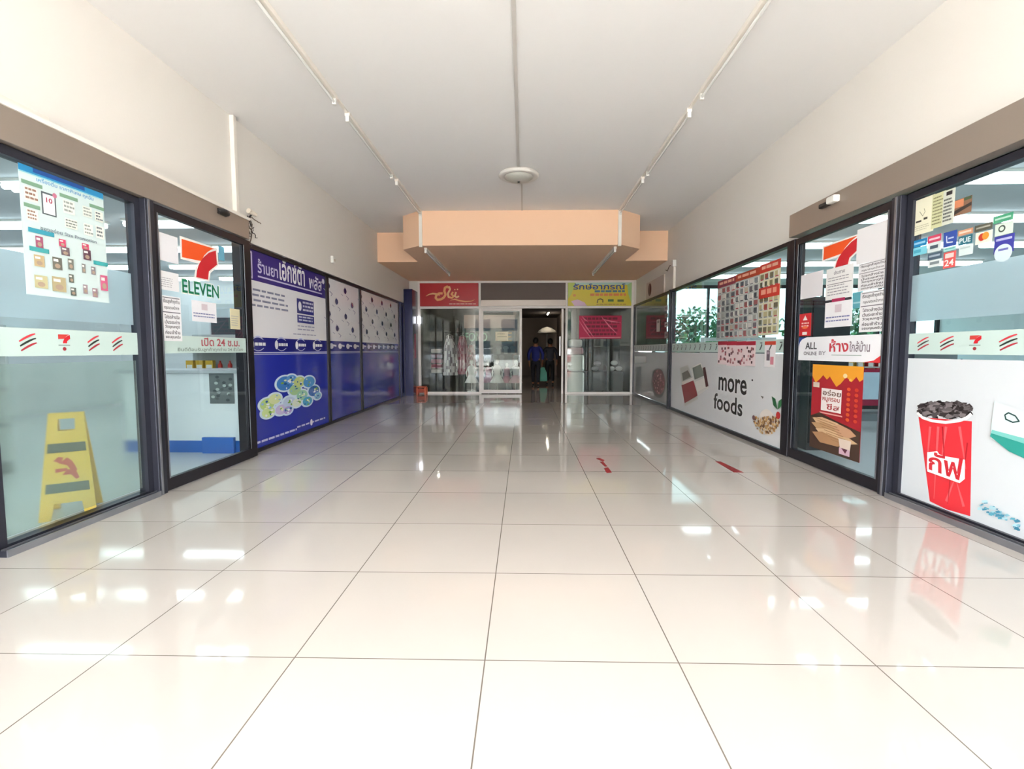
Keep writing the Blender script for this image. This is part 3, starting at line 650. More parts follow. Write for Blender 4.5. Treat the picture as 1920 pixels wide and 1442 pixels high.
# right door
notice(PRD, 1504, 512, 1543, 558, 'blank whitish sheet at the left edge of the right door', 'e9e5e8', 9)
notice(PRD, 1552, 500, 1600, 560, 'certificate sheet with black lines below the orange numeral on the right door', 'f1f0ee', 3)
notice(PRD, 1549, 565, 1598, 613, 'white sheet with a grey square and purple line on the right door', 'f3f1f4', 2, .006)
notice(PRD, 1612, 490, 1662, 543, 'white notice with heavy black heading on the right door', 'e9e8ea', 1)
notice(PRD, 1616, 545, 1660, 622, 'white notice with five bold black lines on the right door, above the banner', 'efeef0', 1, .006)
P = pprint(PRD, 1610, 422, 1664, 490, base='eceaec', d=.003, th=.001); put(P, 'paper_sheet', 'large blank white sheet at the top near corner of the right door', 'paper')
P = pprint(PRD, 1600, 548, 1617, 578, base='5fa9b8', d=.004, th=.001); P.r(.1, .6, .9, .7, 'a6d2da'); put(P, 'sticker', 'small teal square sticker beside the bold notice on the right door', 'sticker')
P = pprint(PRD, 1562, 559, 1586, 565, base='b5305c', d=.009, th=.001); put(P, 'sticker', 'thin magenta strip above the white sheet on the right door', 'sticker')
P = pprint(PRD, 1501, 588, 1521, 630, base='d32f35', d=.004, th=.001); P.p([(.5, .08), (.7, .3), (.3, .3)], 'f6ece8'); P.lines(.2, .4, .85, .65, 2, 'f3c9c2', .5, .1, 2); P.r(.3, .82, .7, .95, 'f3e9e6'); P.e(.5, .62, .25, .06, 'ef7a4a')
put(P, 'warning_sticker', 'small red warning sticker on the right door above the white banner', 'sticker')
P = pprint(PRD, 1500, 630, 1661, 681, base='f4f4f8', d=.004, th=.001); P.up()
P.p([(0, 0), (.12, 0), (.05, .08), (.02, .2), (0, .4)], '2c4c96'); P.p([(1, .5), (1, 1), (.80, 1), (.90, .92), (.97, .72)], 'e23a40')
P.t('ALL', .10, .22, .26, .52, '3c3a40'); P.t('ONLINE', .08, .62, .26, .78, '6a6870'); P.t('BY', .29, .60, .38, .76, '9c9aa2')
P.t('ห้าง', .42, .12, .64, .62, 'd2404c'); P.t('ใกล้บ้าน', .65, .22, .86, .62, '8c8088'); P.r(.45, .74, .78, .765, 'a5b8b0')
put(P, 'banner', 'white banner with red corner and ALL lettering across the right door', 'banner')
# snack poster
P = pprint(PRD, 1525, 683, 1612, 868, base='ae2530', d=.003, th=.001); P.a1 = P.a1
P.p([(0, 0), (1, 0), (1, .13), (.94, .16), (.88, .11), (.80, .17), (.70, .12), (.60, .20), (.52, .24), (.44, .18), (.38, .13), (.32, .17), (.24, .12), (.17, .17), (.08, .22), (0, .14)], 'f2a531'); P.up()
P.e(.68, .11, .04, .025, 'fbe2a6'); P.e(.78, .15, .025, .015, 'f6c35c')
P.r(.03, .21, .17, .27, 'd9c6b4'); P.r(.22, .27, .63, .53, 'f3eae6'); P.up(); P.t('อร่อย', .25, .28, .62, .35, '7a5a4c'); P.t('หมูกรอบ', .25, .37, .60, .43, 'b34a44'); P.t('ชีส', .34, .44, .60, .51, 'b53a3a'); P.r(.2, .55, .66, .565, 'e7a59c')
for k in range(7):
    for c in (0, 1): P.e(.76+.14*c, .25+.055*k, .035, .02, ('e0592f', 'd8452f')[c], 10)
P.p([(0, .62), (.2, .56), (.55, .62), (1, .68), (1, 1), (0, 1)], '4a352a'); P.up()
for k, (x, y, a, c) in enumerate(((.40,.66,.35,'d9b48a'),(.45,.72,.42,'c79d72'),(.55,.78,.42,'dcb98f'),(.42,.83,.36,'b98c63'),(.72,.70,.22,'cf9f7c'))):
    P.p([(x-a, y-.02), (x-a*.4, y-.05), (x+a*.5, y-.02), (x+a, y+.03), (x+a*.5, y+.07), (x-a*.5, y+.08)], c); P.up()
for k in range(8): P.rib([(.12+.05*k, .63+.03*k), (.55+.04*k, .66+.028*k)], .007, 'a97f58')
P.p([(.62, .80), (.86, .80), (.84, .92), (.66, .92)], 'e6d3c2'); P.r(.64, .90, .84, .97, 'd9b4c4'); P.up(); P.p([(.68, .9), (.8, .9), (.76, .95)], '6a3a4a')
put(P, 'snack_poster', 'tall red and orange snack poster on the lower glass of the right door', 'poster')
# right front window notices and payment stickers
def stk(u0, v0, u1, v1, base, label, dr, name='payment_sticker', cat='sticker', d=.004):
    P = pprint(PRN, u0, v0, u1, v1, base=base, d=d, th=.001); P.up(); dr(P); return put(P, name, label, cat)
stk(1714, 372, 1751, 438, 'ece9cf', 'cream notice with small drawing in the top corner of the right front glass', lambda P: (P.rib([(.35,.35),(.5,.5),(.6,.4),(.55,.3)], .02, '9a9a80'), P.r(.2,.6,.45,.65,'3c3a30'), P.r(.55,.56,.72,.62,'3c3a30'), P.lines(.15,.75,.85,.92,3,'b8b59a',.3)), 'paper_notice', 'notice')
stk(1751, 362, 1772, 426, 'd8d9ac', 'khaki list beside the cream notice on the right front glass', lambda P: P.lines(.1,.1,.9,.95,9,'8d8c66',.4), 'paper_notice', 'notice')
stk(1772, 356, 1790, 420, 'd9ddd0', 'grey speckled list between the khaki list and the orange picture', lambda P: (P.lines(.1,.25,.9,.95,7,'5f6460',.5), P.r(.3,.05,.8,.16,'3a3438')), 'paper_notice', 'notice')
stk(1788, 372, 1822, 402, '8d6a54', 'small brown and orange food picture high on the right front glass', lambda P: (P.r(.05,.05,.6,.5,'d98a62'), P.p([(0,.7),(1,.4),(1,.6),(0,.95)],'3d3430'), P.r(.6,.02,.98,.2,'4a5f45')), 'food_picture', 'picture')
stk(1714, 449, 1739, 462, '1d86bf', 'cyan card sticker at the left end of the payment sticker row', lambda P: P.r(.1,.35,.9,.65,'9ad3ec'))
stk(1714, 463, 1739, 478, '7fcfe0', 'pale turquoise sticker under the cyan card sticker', lambda P: P.r(.1,.3,.6,.7,'4ea9c4'))
stk(1743, 441, 1766, 472, 'dbe7e8', 'white sticker with a pink top in the payment row', lambda P: (P.r(0,0,1,.42,'cf4766'), P.r(.1,.15,.9,.27,'f2cfd8'), P.r(.2,.6,.8,.8,'4a5a6a')))
stk(1771, 434, 1794, 462, '3450a4', 'royal blue square sticker in the payment row', lambda P: (P.rib([(.25,.25),(.3,.7),(.75,.75)], .08, 'dfe6f4'), P.r(.4,.4,.8,.5,'c4cfe8')))
stk(1771, 463, 1794, 470, 'a6dcd8', 'mint strip below the royal blue sticker', lambda P: P.r(.1,.3,.9,.6,'6fb3ae'))
stk(1799, 430, 1826, 440, 'd49a78', 'orange strip sticker above the teal lettering sticker', lambda P: P.r(.1,.3,.9,.65,'f0d2bf'))
stk(1800, 442, 1825, 458, '2d6f80', 'dark teal lettering sticker in the payment row', lambda P: P.t('PUE', .1,.2,.9,.8,'dfeeee'))
stk(1800, 459, 1825, 478, 'd6e4e4', 'pale blank sticker below the teal lettering sticker', lambda P: P.r(.1,.2,.8,.35,'b9cccc'))
stk(1830, 420, 1862, 432, '59584c', 'dark grey strip sticker above the red and orange circles', lambda P: P.r(.1,.35,.9,.6,'a8a79a'))
stk(1832, 434, 1862, 456, 'dfe3d6', 'white sticker with overlapping red and orange circles', lambda P: (P.e(.4,.45,.2,.32,'c9402e'), P.up(), P.e(.62,.4,.2,.32,'e9973a')))
stk(1866, 402, 1902, 416, '4b9d78', 'green strip sticker at the right end of the payment row', lambda P: P.r(.1,.35,.9,.6,'b5dcca'))
stk(1868, 418, 1900, 440, 'd3e2d6', 'pale sticker with a small dark ring under the green strip', lambda P: (P.e(.4,.45,.2,.3,'3f4f48'), P.up(), P.e(.4,.45,.12,.18,'d3e2d6')))
stk(1867, 441, 1902, 474, '3c3f9c', 'indigo arched sticker below the pale ring sticker', lambda P: (P.r(.1,.15,.9,.28,'b4b6e0'), P.e(.5,1.0,.45,.5,'cfe0e6'), P.r(.0,.98,1,1.5,'cfe0e6') if False else None, P.up(), P.r(.25,.74,.75,.86,'6a6fb4')) )
stk(1742, 474, 1767, 486, '4a5f70', 'slate sticker in the lower payment row', lambda P: P.r(.1,.3,.9,.6,'9fb0bc'))
stk(1743, 487, 1767, 500, 'dde6e6', 'white sticker under the slate one in the lower payment row', lambda P: P.r(.15,.25,.85,.65,'7e8a90'))
stk(1771, 472, 1792, 502, 'dc5a58', 'red sticker with white figures in the lower payment row', lambda P: (P.t('24', .12,.48,.88,.88,'f7e9e6'), P.r(.15,.1,.85,.38,'f4d6d2')))
# promo posters on right window 6
def promo(u0, v0, u1, v1, head, base, label, cols, rows, seed, headh=.13, mid=None, pics=('8b9298','a7a9a4','6f6a72','9c5a5a','c3b9a4','575f68','d9d6d0','3f474f')):
    P = pprint(PRF, u0, v0, u1, v1, base=base, d=.004, th=.001); r_ = random.Random(seed)
    P.r(0, 0, 1, headh, head); P.up(); P.lines(.1, headh*.25, .9, headh*.85, 1, 'f0b9a0', .6, .1, 3)
    for j in range(rows):
        for i in range(cols):
            y0 = headh+.02+(1-headh-.03)*j/rows; y1 = y0+(1-headh-.03)/rows*.86; x0 = .03+.95*i/cols; x1 = x0+.95/cols*.86
            if mid and mid[0] < (y0+y1)/2 < mid[1]: continue
            P.r(x0, y0, x1, y1, r_.choice(['eceae2', 'dfe2df', 'cfd4d2', base])); P.up(); P.r(x0+(x1-x0)*.04, y0+(y1-y0)*.04, x0+(x1-x0)*r_.uniform(.6, .98), y0+(y1-y0)*.74, r_.choice(pics)); P.r(x0+.1/cols, y0+(y1-y0)*.75, x1-.1/cols, y0+(y1-y0)*.92, r_.choice(['b8434c', '4b4f58', '8a8f92'])); P.L -= 1
    if mid: P.up(); P.r(0, mid[0], 1, mid[1], 'd23b2e'); P.up(); P.lines(.12, mid[0]+.03, .9, mid[1]-.02, 1, 'f3a58c', .7, .1, 2)
    return put(P, 'promotion_poster', label, 'poster', None)
promo(1347, 523, 1379, 636, '8e2f45', 'b2b9b5', 'farthest of three promotion posters on the right window, with a maroon header', 4, 8, 21, .12)
promo(1381, 509, 1423, 634, 'b8442c', 'bcc2be', 'middle promotion poster of small pictures with an orange red header on the right window', 5, 8, 22, .11)
promo(1427, 492, 1461, 628, 'cf3d2e', 'e2dfbf', 'nearest promotion poster, cream and red, high on the right window', 4, 8, 23, .12, (.33, .48), ('8d8a62','b5ae7e','6f6a50','c3b98c','a04a3c','5f6650'))
for k, (u0, u1, wh) in enumerate(((1347, 1363, 'leftmost'), (1364, 1381, 'second from left'), (1382, 1399, 'third from left'), (1400, 1417, 'rightmost'))):
    P = pprint(PRF, u0, 640, u1, 687 if k else 684, base='f3dfe0', d=.004, th=.001); P.r(0, 0, 1, .16, 'b72b40'); P.up(); r_ = random.Random(k)
    for i in range(14): x = r_.uniform(.05, .8); y = r_.uniform(.2, .85); P.r(x, y, x+.15, y+.1, r_.choice(['c98a90', '8b5a60', 'd9a5a9', '5a3a40', 'b8606a']))
    put(P, 'promotion_leaflet', 'pink leaflet below the tall posters on the right window, %s of the four' % wh, 'leaflet', 'pink leaflets in a row')
P = pprint(PRF, 1435, 640, 1454, 689, base='f2eef0', d=.004, th=.001); P.r(0, 0, 1, .14, 'd94b3a'); P.r(.2, .35, .5, .75, '6a5a68'); P.r(.55, .6, .85, .9, 'd98a98'); P.up(); P.r(.25, .4, .45, .5, 'b3a2b0')
put(P, 'promotion_leaflet', 'single white leaflet with a red top, right of the pink leaflets', 'leaflet')
P = pprint(PRF, 1483, 590, 1487, 617, base='f5f3f0', d=.004, th=.001); put(P, 'sticker', 'narrow white strip at the near edge of the right window', 'sticker')
P = pprint(PRF, 1232, 599, 1238, 622, base='cfcac4', d=.006, th=.001); P.r(.2, .1, .8, .3, '8a8680'); put(P, 'sticker', 'small pale strip on the dark grey far right window', 'sticker')
for k, (v0, v1, c, lb) in enumerate(((573, 583, 'a9a5a2', 'top'), (588, 596, '8e8886', 'second'), (604, 613, 'e3dedb', 'third'), (622, 634, '9c9694', 'lowest'))):
    P = pprint(PRF, 1247, v0, 1253, v1, base=c, d=.006, th=.001); P.r(.2, .3, .8, .7, '6a6463'); put(P, 'sticker', 'small grey label in the column by the far window post, %s one' % lb, 'sticker', 'labels by the far window post')

# floor markings
def floor_poly(polys, m, label):
    b = MB()
    for p in polys: b.prism(p, .0005, .0025, m)
    o = b.build('floor_arrow'); return tag(o, label, 'floor marking')
REDM = mat('worn_red_tape', '9c1f26', .6, noise=.35, bscale=25)
floor_poly([[(.858,5.78),(.90,5.82),(.945,5.70),(.915,5.62)], [(.875,5.60),(.915,5.62),(.925,5.40),(.895,5.38)], [(.87,5.30),(.925,5.34),(.925,5.12),(.87,5.10)]], REDM, 'worn red arrow marking on the tiles, left one')
floor_poly([[(2.21,5.66),(2.27,5.66),(2.31,5.15),(2.21,5.15)]], mat('worn_red_tape', ''), 'red floor strip near the right sliding door')

# ---------------------------------------------------------------- rear signs and banner
PBs = Plane('B', 14.47)
P = Print(PBs, -3.04, -1.33, 2.565, 3.232, base='bf1420', d=.0, th=.02, rough=.35)
sc = [(.10,.56),(.16,.48),(.22,.45),(.30,.47),(.34,.53)]
P.rib(sc, [.01,.05,.07,.07,.03], 'f6c38a')
P.rib([(.50,.20),(.47,.15),(.43,.20),(.42,.34),(.44,.50),(.41,.62),(.36,.70),(.30,.72),(.27,.64),(.28,.52),(.33,.44),(.39,.44)], .10, 'f4b071')
P.rib([(.50,.14),(.52,.26),(.48,.45),(.49,.60),(.52,.62)], .08, 'f7c890'); P.rib([(.57,.38),(.54,.48),(.58,.56),(.55,.64),(.51,.62)], .075, 'f4b071'); P.rib([(.62,.38),(.60,.56),(.63,.62),(.67,.56)], .075, 'f7c890')
P.e(.645, .27, .012, .03, 'f7c890'); P.e(.60, .28, .01, .024, 'f7c890')
P.rib([(.52,.74),(.60,.70),(.68,.76),(.78,.80),(.88,.78),(.94,.72)], [.015,.055,.055,.05,.03,.01], 'f4b071'); P.t('Sisi', .80, .62, .87, .70, 'b8454a') if False else None
P.lines(.50, .87, .96, .94, 1, 'e6a59a', .8, .02, 6)
put(P, 'shop_sign', 'red shop sign with a flowing gold script above the rear left window', 'sign')
P = Print(PBs, 1.28, 3.11, 2.565, 3.232, base='e2cf3b', d=.0, th=.02, rough=.35); P.up()
P.p([(0,0),(1,0),(1,.55),(.85,.35),(.4,.30),(.1,.45),(0,.6)], 'cfdc6a') if False else P.r(.0,.0,1,.10,'b9dcd4')
P.p([(0,0),(.12,0),(.05,.5),(0,.7)], 'c3d66a'); P.p([(1,0),(1,.9),(.95,.5),(.93,.1)], 'a7cf8a'); P.p([(.1,1),(.05,.8),(.15,.72),(.26,.85),(.3,1)], 'e9c9dc'); P.up()
P.t('รักษ์อาภรณ์', .08, .04, .90, .30, '234f9c'); P.lines(.42, .33, .92, .44, 1, '4d7f9a', .8, .02, 5); P.lines(.35, .47, .92, .60, 1, 'e58a4a', .8, .02, 6)
P.r(.08,.5,.12,.6,'e39a4f'); P.rib([(.46,.88),(.47,.74),(.51,.70),(.55,.74),(.55,.86)], .04, '5a4c2c'); P.r(.63,.72,.72,.82,'47742f'); P.r(.78,.73,.88,.83,'5f6a2c'); P.lines(.45, .92, .92, .97, 1, 'b58a3c', .7, .02, 7)
put(P, 'shop_sign', 'yellow shop sign with blue Thai lettering above the rear right window', 'sign')
Pb = Plane('B', 14.488); a0, t1 = Pb.px(1086, 592); a1, t0 = Pb.px(1165, 635)
P = Print(Pb, a0, a1, t0, t1, base='c92c55', d=.0, th=.003, rough=.6)
for k in range(5): P.lines(.10+.03*k, .08+.17*k, .97, .20+.17*k, 1, ['7d1a36', '8d1f3e'][k % 2], .8, .1, 7)
for (x0, y0, x1, y1) in ((.04,.12,.34,.92), (.0,.22,.28,.96), (.52,.04,.90,.80), (.06,.02,.2,.25), (.55,.15,.98,.30)): P.up(); P.rib([(x0, y0), ((x0+x1)/2, (y0+y1)/2+.03), (x1, y1)], [.01, .06, .012], 'ec7693')
P.rib([(.02, .97), (.98, .94)], .03, 'e9a5b4')
put(P, 'cloth_banner', 'creased crimson banner hung on the rear right window', 'banner')
Pd = Plane('B', 14.414); a0, t1 = Pd.px(929, 622); a1, t0 = Pd.px(953, 639)
P = Print(Pd, a0, a1, t0, t1, base='efe8c8', d=.0, th=.002); P.lines(.15, .2, .9, .8, 2, 'b9b48f', .3); put(P, 'paper_notice', 'cream paper notice on the white framed rear sliding door', 'notice')
Pd2 = Plane('B', 14.6); a0, t1 = Pd2.px(862, 617); a1, t0 = Pd2.px(985, 644)
P = Print(Plane('B', 16.1), -1.95, -.31, 1.50, 1.95, base='243c30', d=.0, th=.01); P.up()
P.t('FOND', .02, .2, .46, .85, '8fbf9f'); P.t('LE', .72, .2, .95, .85, 'c79a3a'); P.r(.68, .05, 1, .15, '4b3a1c')
lb_ = put(P, 'letter_board', 'dark green board with large letters inside the rear left shop', 'board')
for x in (-.7, .7): adopt(MB().tube([(lb_.location.x+x, 16.095, 1.94), (lb_.location.x+x, 16.095, 2.005)], .008, DARK, 6).build('hanging_cord', bevel=0), lb_) if False else None
for x in (-.6, .6): MB().tube([(x, 0, .44), (x, 0, .505)], .008, DARK, 6).build('hanging_cord', lb_)
# small bits by the pillar
t = empty('box_lamp', (-3.11, 14.35, 2.06)); tag(t, 'small bright white box lamp on the navy pillar by the red sign', 'lamp')
MB().box(0, .10, -.06, .06, 0, .20, mat('lit_white_cover', 'f4f6ff', .5, emit=1.6)).build('cover', t, bevel=.01); MB().box(-.001, .02, -.07, .07, -.015, .215, WHT).build('back_plate', t)
o = MB().box(-3.11, -3.105, 13.95, 14.15, 1.05, 1.75, mat('dull_red_sticker', 'b0506a', .5)).build('sticker'); tag(o, 'upright dull red sticker on the side of the navy pillar', 'sticker')
t = empty('plastic_stool', (-2.98, 14.26, 0)); tag(t, 'low orange red stool on the floor below the red sign', 'stool'); OR = mat('orange_red_plastic', 'd2603c', .4)
MB().box(-.13, .13, -.13, .13, .2, .235, OR).build('seat', t, bevel=.01); MB().box(-.11, .11, -.11, .11, .05, .17, mat('rust_red_plastic', 'b0442c', .5)).build('storage_tray', t, bevel=.01)
for a in (-1, 1):
    for c in (-1, 1): MB().prism([(a*.12-.02, c*.12-.02), (a*.12+.02, c*.12-.02), (a*.12+.02, c*.12+.02), (a*.12-.02, c*.12+.02)], 0, .2, OR).build('leg', t)

# ================================================================== SHOP INTERIORS
SWALL = mat('pale_shop_wall', 'eceef0', .7); SFLOOR = mat('grey_shop_floor', 'd2d4d8', .25); SCEIL = mat('shop_ceiling', 'd5d9dc', .8)
LX0, RX1 = -10.0, 11.0
# left shop
box('floor', LX0, -3.55, 1.2, 12.0, -.12, 0, SFLOOR, **st)
box('ceiling', LX0, -3.55, 1.2, 12.0, 3.0, 3.1, SCEIL, **st)
box('wall_left', LX0-.1, LX0, 1.1, 12.1, 0, 3.1, SWALL, **st)
box('wall_left', LX0, -3.55, 1.1, 1.2, 0, 3.1, SWALL, **st)
box('wall_left', LX0, -3.55, 12.0, 12.1, 0, 3.1, SWALL, **st)
box('wall_left', -3.50, -3.44, 5.95, 14.4, 0, 2.6, mat('grey_wall_backing', '77797c', .8), **st)
# right shop
box('floor', 3.45, RX1, 1.2, 13.4, -.12, 0, SFLOOR, **st)
box('ceiling', 3.45, RX1, 1.2, 13.4, 3.0, 3.1, SCEIL, **st)
box('wall_right', RX1, RX1+.1, 1.1, 13.4, 0, 3.1, SWALL, **st)
box('wall_right', 3.45, RX1, 1.1, 1.2, 0, 3.1, SWALL, **st)
w12 = empty('window_12', (7.2, 13.4, 0), kind='structure')
adopt(frame(Plane('B', 13.4), 3.46, RX1, 0, 3.0, .08, -.04, .04, BLK, wb=.5), w12)
adopt(MB().box(3.54, RX1-.08, 13.39, 13.396, .5, 2.92, GLASSG).build('glass_pane'), w12)
mm = MB()
for x in (4.9, 6.4, 7.9, 9.4): mm.box(x, x+.05, 13.36, 13.44, .5, 2.92, BLK)
adopt(mm.build('mullions'), w12)
# lit tube fittings in both shops
t0_ = empty('shop_tube_light', (0, 0, 3.0)); MB().box(-.75, .75, -.10, .10, -.03, 0, WHT).build('housing', t0_)
for s_ in (-1, 1): MB().tube([(-.73, s_*.05, -.06), (.73, s_*.05, -.06)], .036, LAMPON, 8).build('tube', t0_)
first = True
for side, xs in (('left', (-4.5, -6.3, -8.1)), ('right', (4.4, 6.2, 8.0))):
    for yy in (2.1, 3.6, 5.0, 6.5, 8.1, 9.8, 11.4):
        for i, x in enumerate(xs):
            o = t0_ if first else copy_tree(t0_); first = False; o.location = (x, yy, 3.0)
            dist = ('closest to the glass', 'in the second column from the glass', 'farthest from the glass')[i]
            tag(o, 'lit twin tube ceiling light inside the %s shop, %s' % (side, dist), 'light', 'lit tubes in the %s shop, %s' % (side, dist))
# counter
t = empty('counter', (-4.15, 6.35, 0)); tag(t, 'white service counter with blue kick strip inside the left shop', 'counter')
CW = mat('white_laminate', 'e6e8ee', .35); BL = mat('blue_laminate', '2b66bd', .35)
MB().box(-.9, .62, -.3, .3, .15, 1.0, CW).build('body', t); MB().box(-.9, .62, -.31, .3, 0, .15, BL).build('kick_strip', t); MB().box(-.94, .62, -.34, .33, 1.0, 1.04, mat('grey_worktop', 'b8bcc2', .3)).build('worktop', t, bevel=.006)
P = Print(Plane('B', 6.04), -3.93, -3.62, .62, 1.0, base='6a6f72', d=.0, th=.004); P.up()
for k in range(22): P.e(rr.uniform(.1, .9), rr.uniform(.1, .9), .08, .05, rr.choice(['8d9596', '474c50', 'b5bbb9', '5a5f60']), 8)
put(P, 'counter_poster', 'grey poster on the front of the white counter in the left shop', 'poster')
o = MB().box(-4.02, -3.62, 5.98, 6.03, 0, .20, BL).build('floor_box', bevel=.004); tag(o, 'low blue box against the right end of the white counter', 'box')
# wet floor sign behind the frosted film
YE = mat('yellow_plastic', 'f7b808', .4)
t = empty('wet_floor_sign', (-3.60, 3.76, 0), rz=0); tag(t, 'yellow folding wet floor sign standing behind the frosted left glass', 'sign')
def sign_leaf(sgn):
    b = MB(); 
    def P3(x, z): k = z/.80; return (x, sgn*(.17*(1-k)+.01), z)
    def q_(pts, m, off=0):
        th = .012; f_ = [Vector(P3(*p))+Vector((0, sgn*off, 0)) for p in pts]; g_ = [v+Vector((0, sgn*(th if not off else .002), 0)) for v in f_]; n = len(pts)
        b.add(f_+g_, [list(range(n)), list(range(n, 2*n))[::-1]]+[(i, (i+1) % n, (i+1) % n+n, i+n) for i in range(n)], m)
    hw = lambda z: .17-.065*z/.80
    q_([(-hw(.66), .66), (-.05, .66), (-.05, .755), (-hw(.80), .80)], YE); q_([(.05, .66), (hw(.66), .66), (hw(.80), .80), (.05, .755)], YE); q_([(-.05, .755), (.05, .755), (hw(.80), .80), (-hw(.80), .80)], YE)
    q_([(-hw(.12), .12), (hw(.12), .12), (hw(.66), .66), (-hw(.66), .66)], YE)
    q_([(-hw(0), 0), (-hw(0)+.07, 0), (-.08, .12), (-hw(.12), .12)], YE); q_([(hw(0)-.07, 0), (hw(0), 0), (hw(.12), .12), (.08, .12)], YE)
    return b, q_, hw
for sg in (-1, 1):
    b, q_, hw = sign_leaf(sg); lf = b.build('leaf', t)
    if sg == -1:
        b2 = MB(); _, _, _ = 0, 0, 0
        b, q_, hw = sign_leaf(-1); b.v = []; b.f = []; b.m = []; b.sm = []; b.mats = []
        q_([(-.115, .50), (.115, .50), (.11, .57), (-.11, .57)], mat('olive_text_bar', '2f3018', .5), .014)
        q_([(-.13, .20), (.13, .20), (.125, .27), (-.125, .27)], mat('olive_text_bar', ''), .014)
        RO = mat('orange_red_figure', 'd23a14', .5)
        q_([(-.05, .42), (.0, .46), (.03, .43), (.06, .36), (.03, .34), (.0, .40)], RO, .014); q_([(.0, .37), (.05, .36), (.07, .30), (.05, .29), (.02, .33), (-.03, .33)], RO, .014); q_([(-.08, .44), (-.05, .47), (-.02, .46), (-.04, .42)], RO, .014); q_([(-.07, .38), (.0, .38), (.0, .36), (-.07, .35)], RO, .014)
        b.build('warning_print', t)
t.rotation_euler = (0, 0, radians(36))

# gondola shelving with goods, every packet its own object
def gondola(x, y, rz, length, label):
    t = empty('shop_shelf', (x, y, 0), rz=radians(rz)); tag(t, label, 'shelf'); G = mat('grey_shelf_metal', '8c9196', .4, .3)
    MB().box(-length/2, length/2, .0, .03, 0, 1.55, mat('shelf_back_panel', 'c6cacd', .6)).build('back_panel', t); MB().box(-length/2, length/2, -.42, 0, 0, .12, G).build('base', t)
    for z in (.50, .88, 1.24): MB().box(-length/2, length/2, -.36, 0, z, z+.02, G).build('shelf_board', t, bevel=.002)
    return t
cols = ['c9342f', 'e2b23a', '2f6fb0', '3d8b57', 'e8e6e2', '5a3a6a', 'd9773a', '2e3a44', 'a8c7d8', '7a4a34']; cn = ['red', 'yellow', 'blue', 'green', 'white', 'purple', 'orange', 'black', 'pale blue', 'brown']
protos = {}
def packet(k, shape):
    key = (k, shape)
    if key in protos: return copy_tree(protos[key])
    m = ink(cols[k]); L2 = ink('efece6')
    b = MB()
    if shape == 0: b.box(-.06, .06, -.04, .04, 0, .22, m); b.box(-.045, .045, -.042, -.04, .06, .15, L2)
    elif shape == 1: b.lathe([(.001, 0), (.035, 0), (.035, .13), (.033, .15), (.014, .19), (.014, .215), (.001, .215)], (0, 0, 0), m, 12); b.lathe([(.036, .05), (.036, .10)], (0, 0, 0), L2, 12)
    else: b.add([(-.07,-.02,0),(.07,-.02,0),(.07,.02,0),(-.07,.02,0),(-.075,-.035,.10),(.075,-.035,.10),(.075,.035,.10),(-.075,.035,.10),(-.07,-.003,.21),(.07,-.003,.21),(.07,.003,.21),(-.07,.003,.21)], [(0,3,2,1),(0,1,5,4),(1,2,6,5),(2,3,7,6),(3,0,4,7),(4,5,9,8),(5,6,10,9),(6,7,11,10),(7,4,8,11),(8,9,10,11)], m); b.box(-.045, .045, -.038, -.036, .08, .14, L2)
    o = b.build(('carton', 'bottle', 'snack_bag')[shape]); protos[key] = o; return o
def fill(x, y, rz, length, where, n, levels=(.52, .90, 1.26, 1.55), seed=1, top=True):
    r_ = random.Random(seed); a = radians(rz)
    for z in levels:
        d_ = -.20 if z < 1.5 else .015
        k = r_.randrange(10); sh = r_.randrange(3)
        if z > 1.5: continue
        for i in range(n):
            if r_.random() < .35: k = r_.randrange(10); sh = r_.randrange(3)
            lx = -length/2+.1+(length-.2)*i/(n-1); ly = d_
            o = packet(k, sh); o.location = (x+lx*cos(a)-ly*sin(a), y+lx*sin(a)+ly*cos(a), z); o.rotation_euler = (0, 0, a)
            lv = {.52: 'lower', .90: 'middle', 1.26: 'top'}[z]; kind = ('carton', 'bottle', 'snack bag')[sh]
            tag(o, '%s %s on the %s shelf %s' % (cn[k], kind, lv, where), kind, '%s %ss, %s shelf %s' % (cn[k], kind, lv, where))
gondola(-4.6, 8.2, 0, 2.0, 'grey metal shop shelf behind the white counter in the left shop'); fill(-4.6, 8.2, 0, 2.0, 'behind the white counter', 12, seed=3)
gondola(-5.3, 10.2, 0, 3.0, 'long grey shop shelf deep in the left shop'); fill(-5.3, 10.2, 0, 3.0, 'deep in the left shop', 15, seed=13)
t = empty('wall_cabinet', (-5.3, 10.95, 0)); tag(t, 'tall pale cabinet with dark glass doors at the far end of the left shop', 'cabinet')
MB().box(-1.6, 1.6, -.25, .25, 0, 2.3, mat('pale_cabinet', 'c9d0d4', .4)).build('body', t)
for i in range(4): MB().box(-1.55+.78*i, -.81+.78*i, -.28, -.25, .2, 2.0, mat('dark_cabinet_glass', '48545a', .08)).build('door', t)
gondola(-6.6, 5.0, 0, 2.4, 'grey shop shelf standing free in the middle of the left shop'); fill(-6.6, 5.0, 0, 2.4, 'in the middle of the left shop', 13, seed=4)
gondola(6.9, 9.4, 0, 2.4, 'grey shop shelf far back in the right shop'); fill(6.9, 9.4, 0, 2.4, 'far back in the right shop', 13, seed=5)
gondola(6.6, 5.4, 0, 2.2, 'grey shop shelf near the front glass of the right shop'); fill(6.6, 5.4, 0, 2.2, 'near the front of the right shop', 12, seed=6)
gondola(4.6, 10.7, 0, 1.6, 'grey shop shelf behind the right window posters'); fill(4.6, 10.7, 0, 1.6, 'behind the right window posters', 10, seed=8)
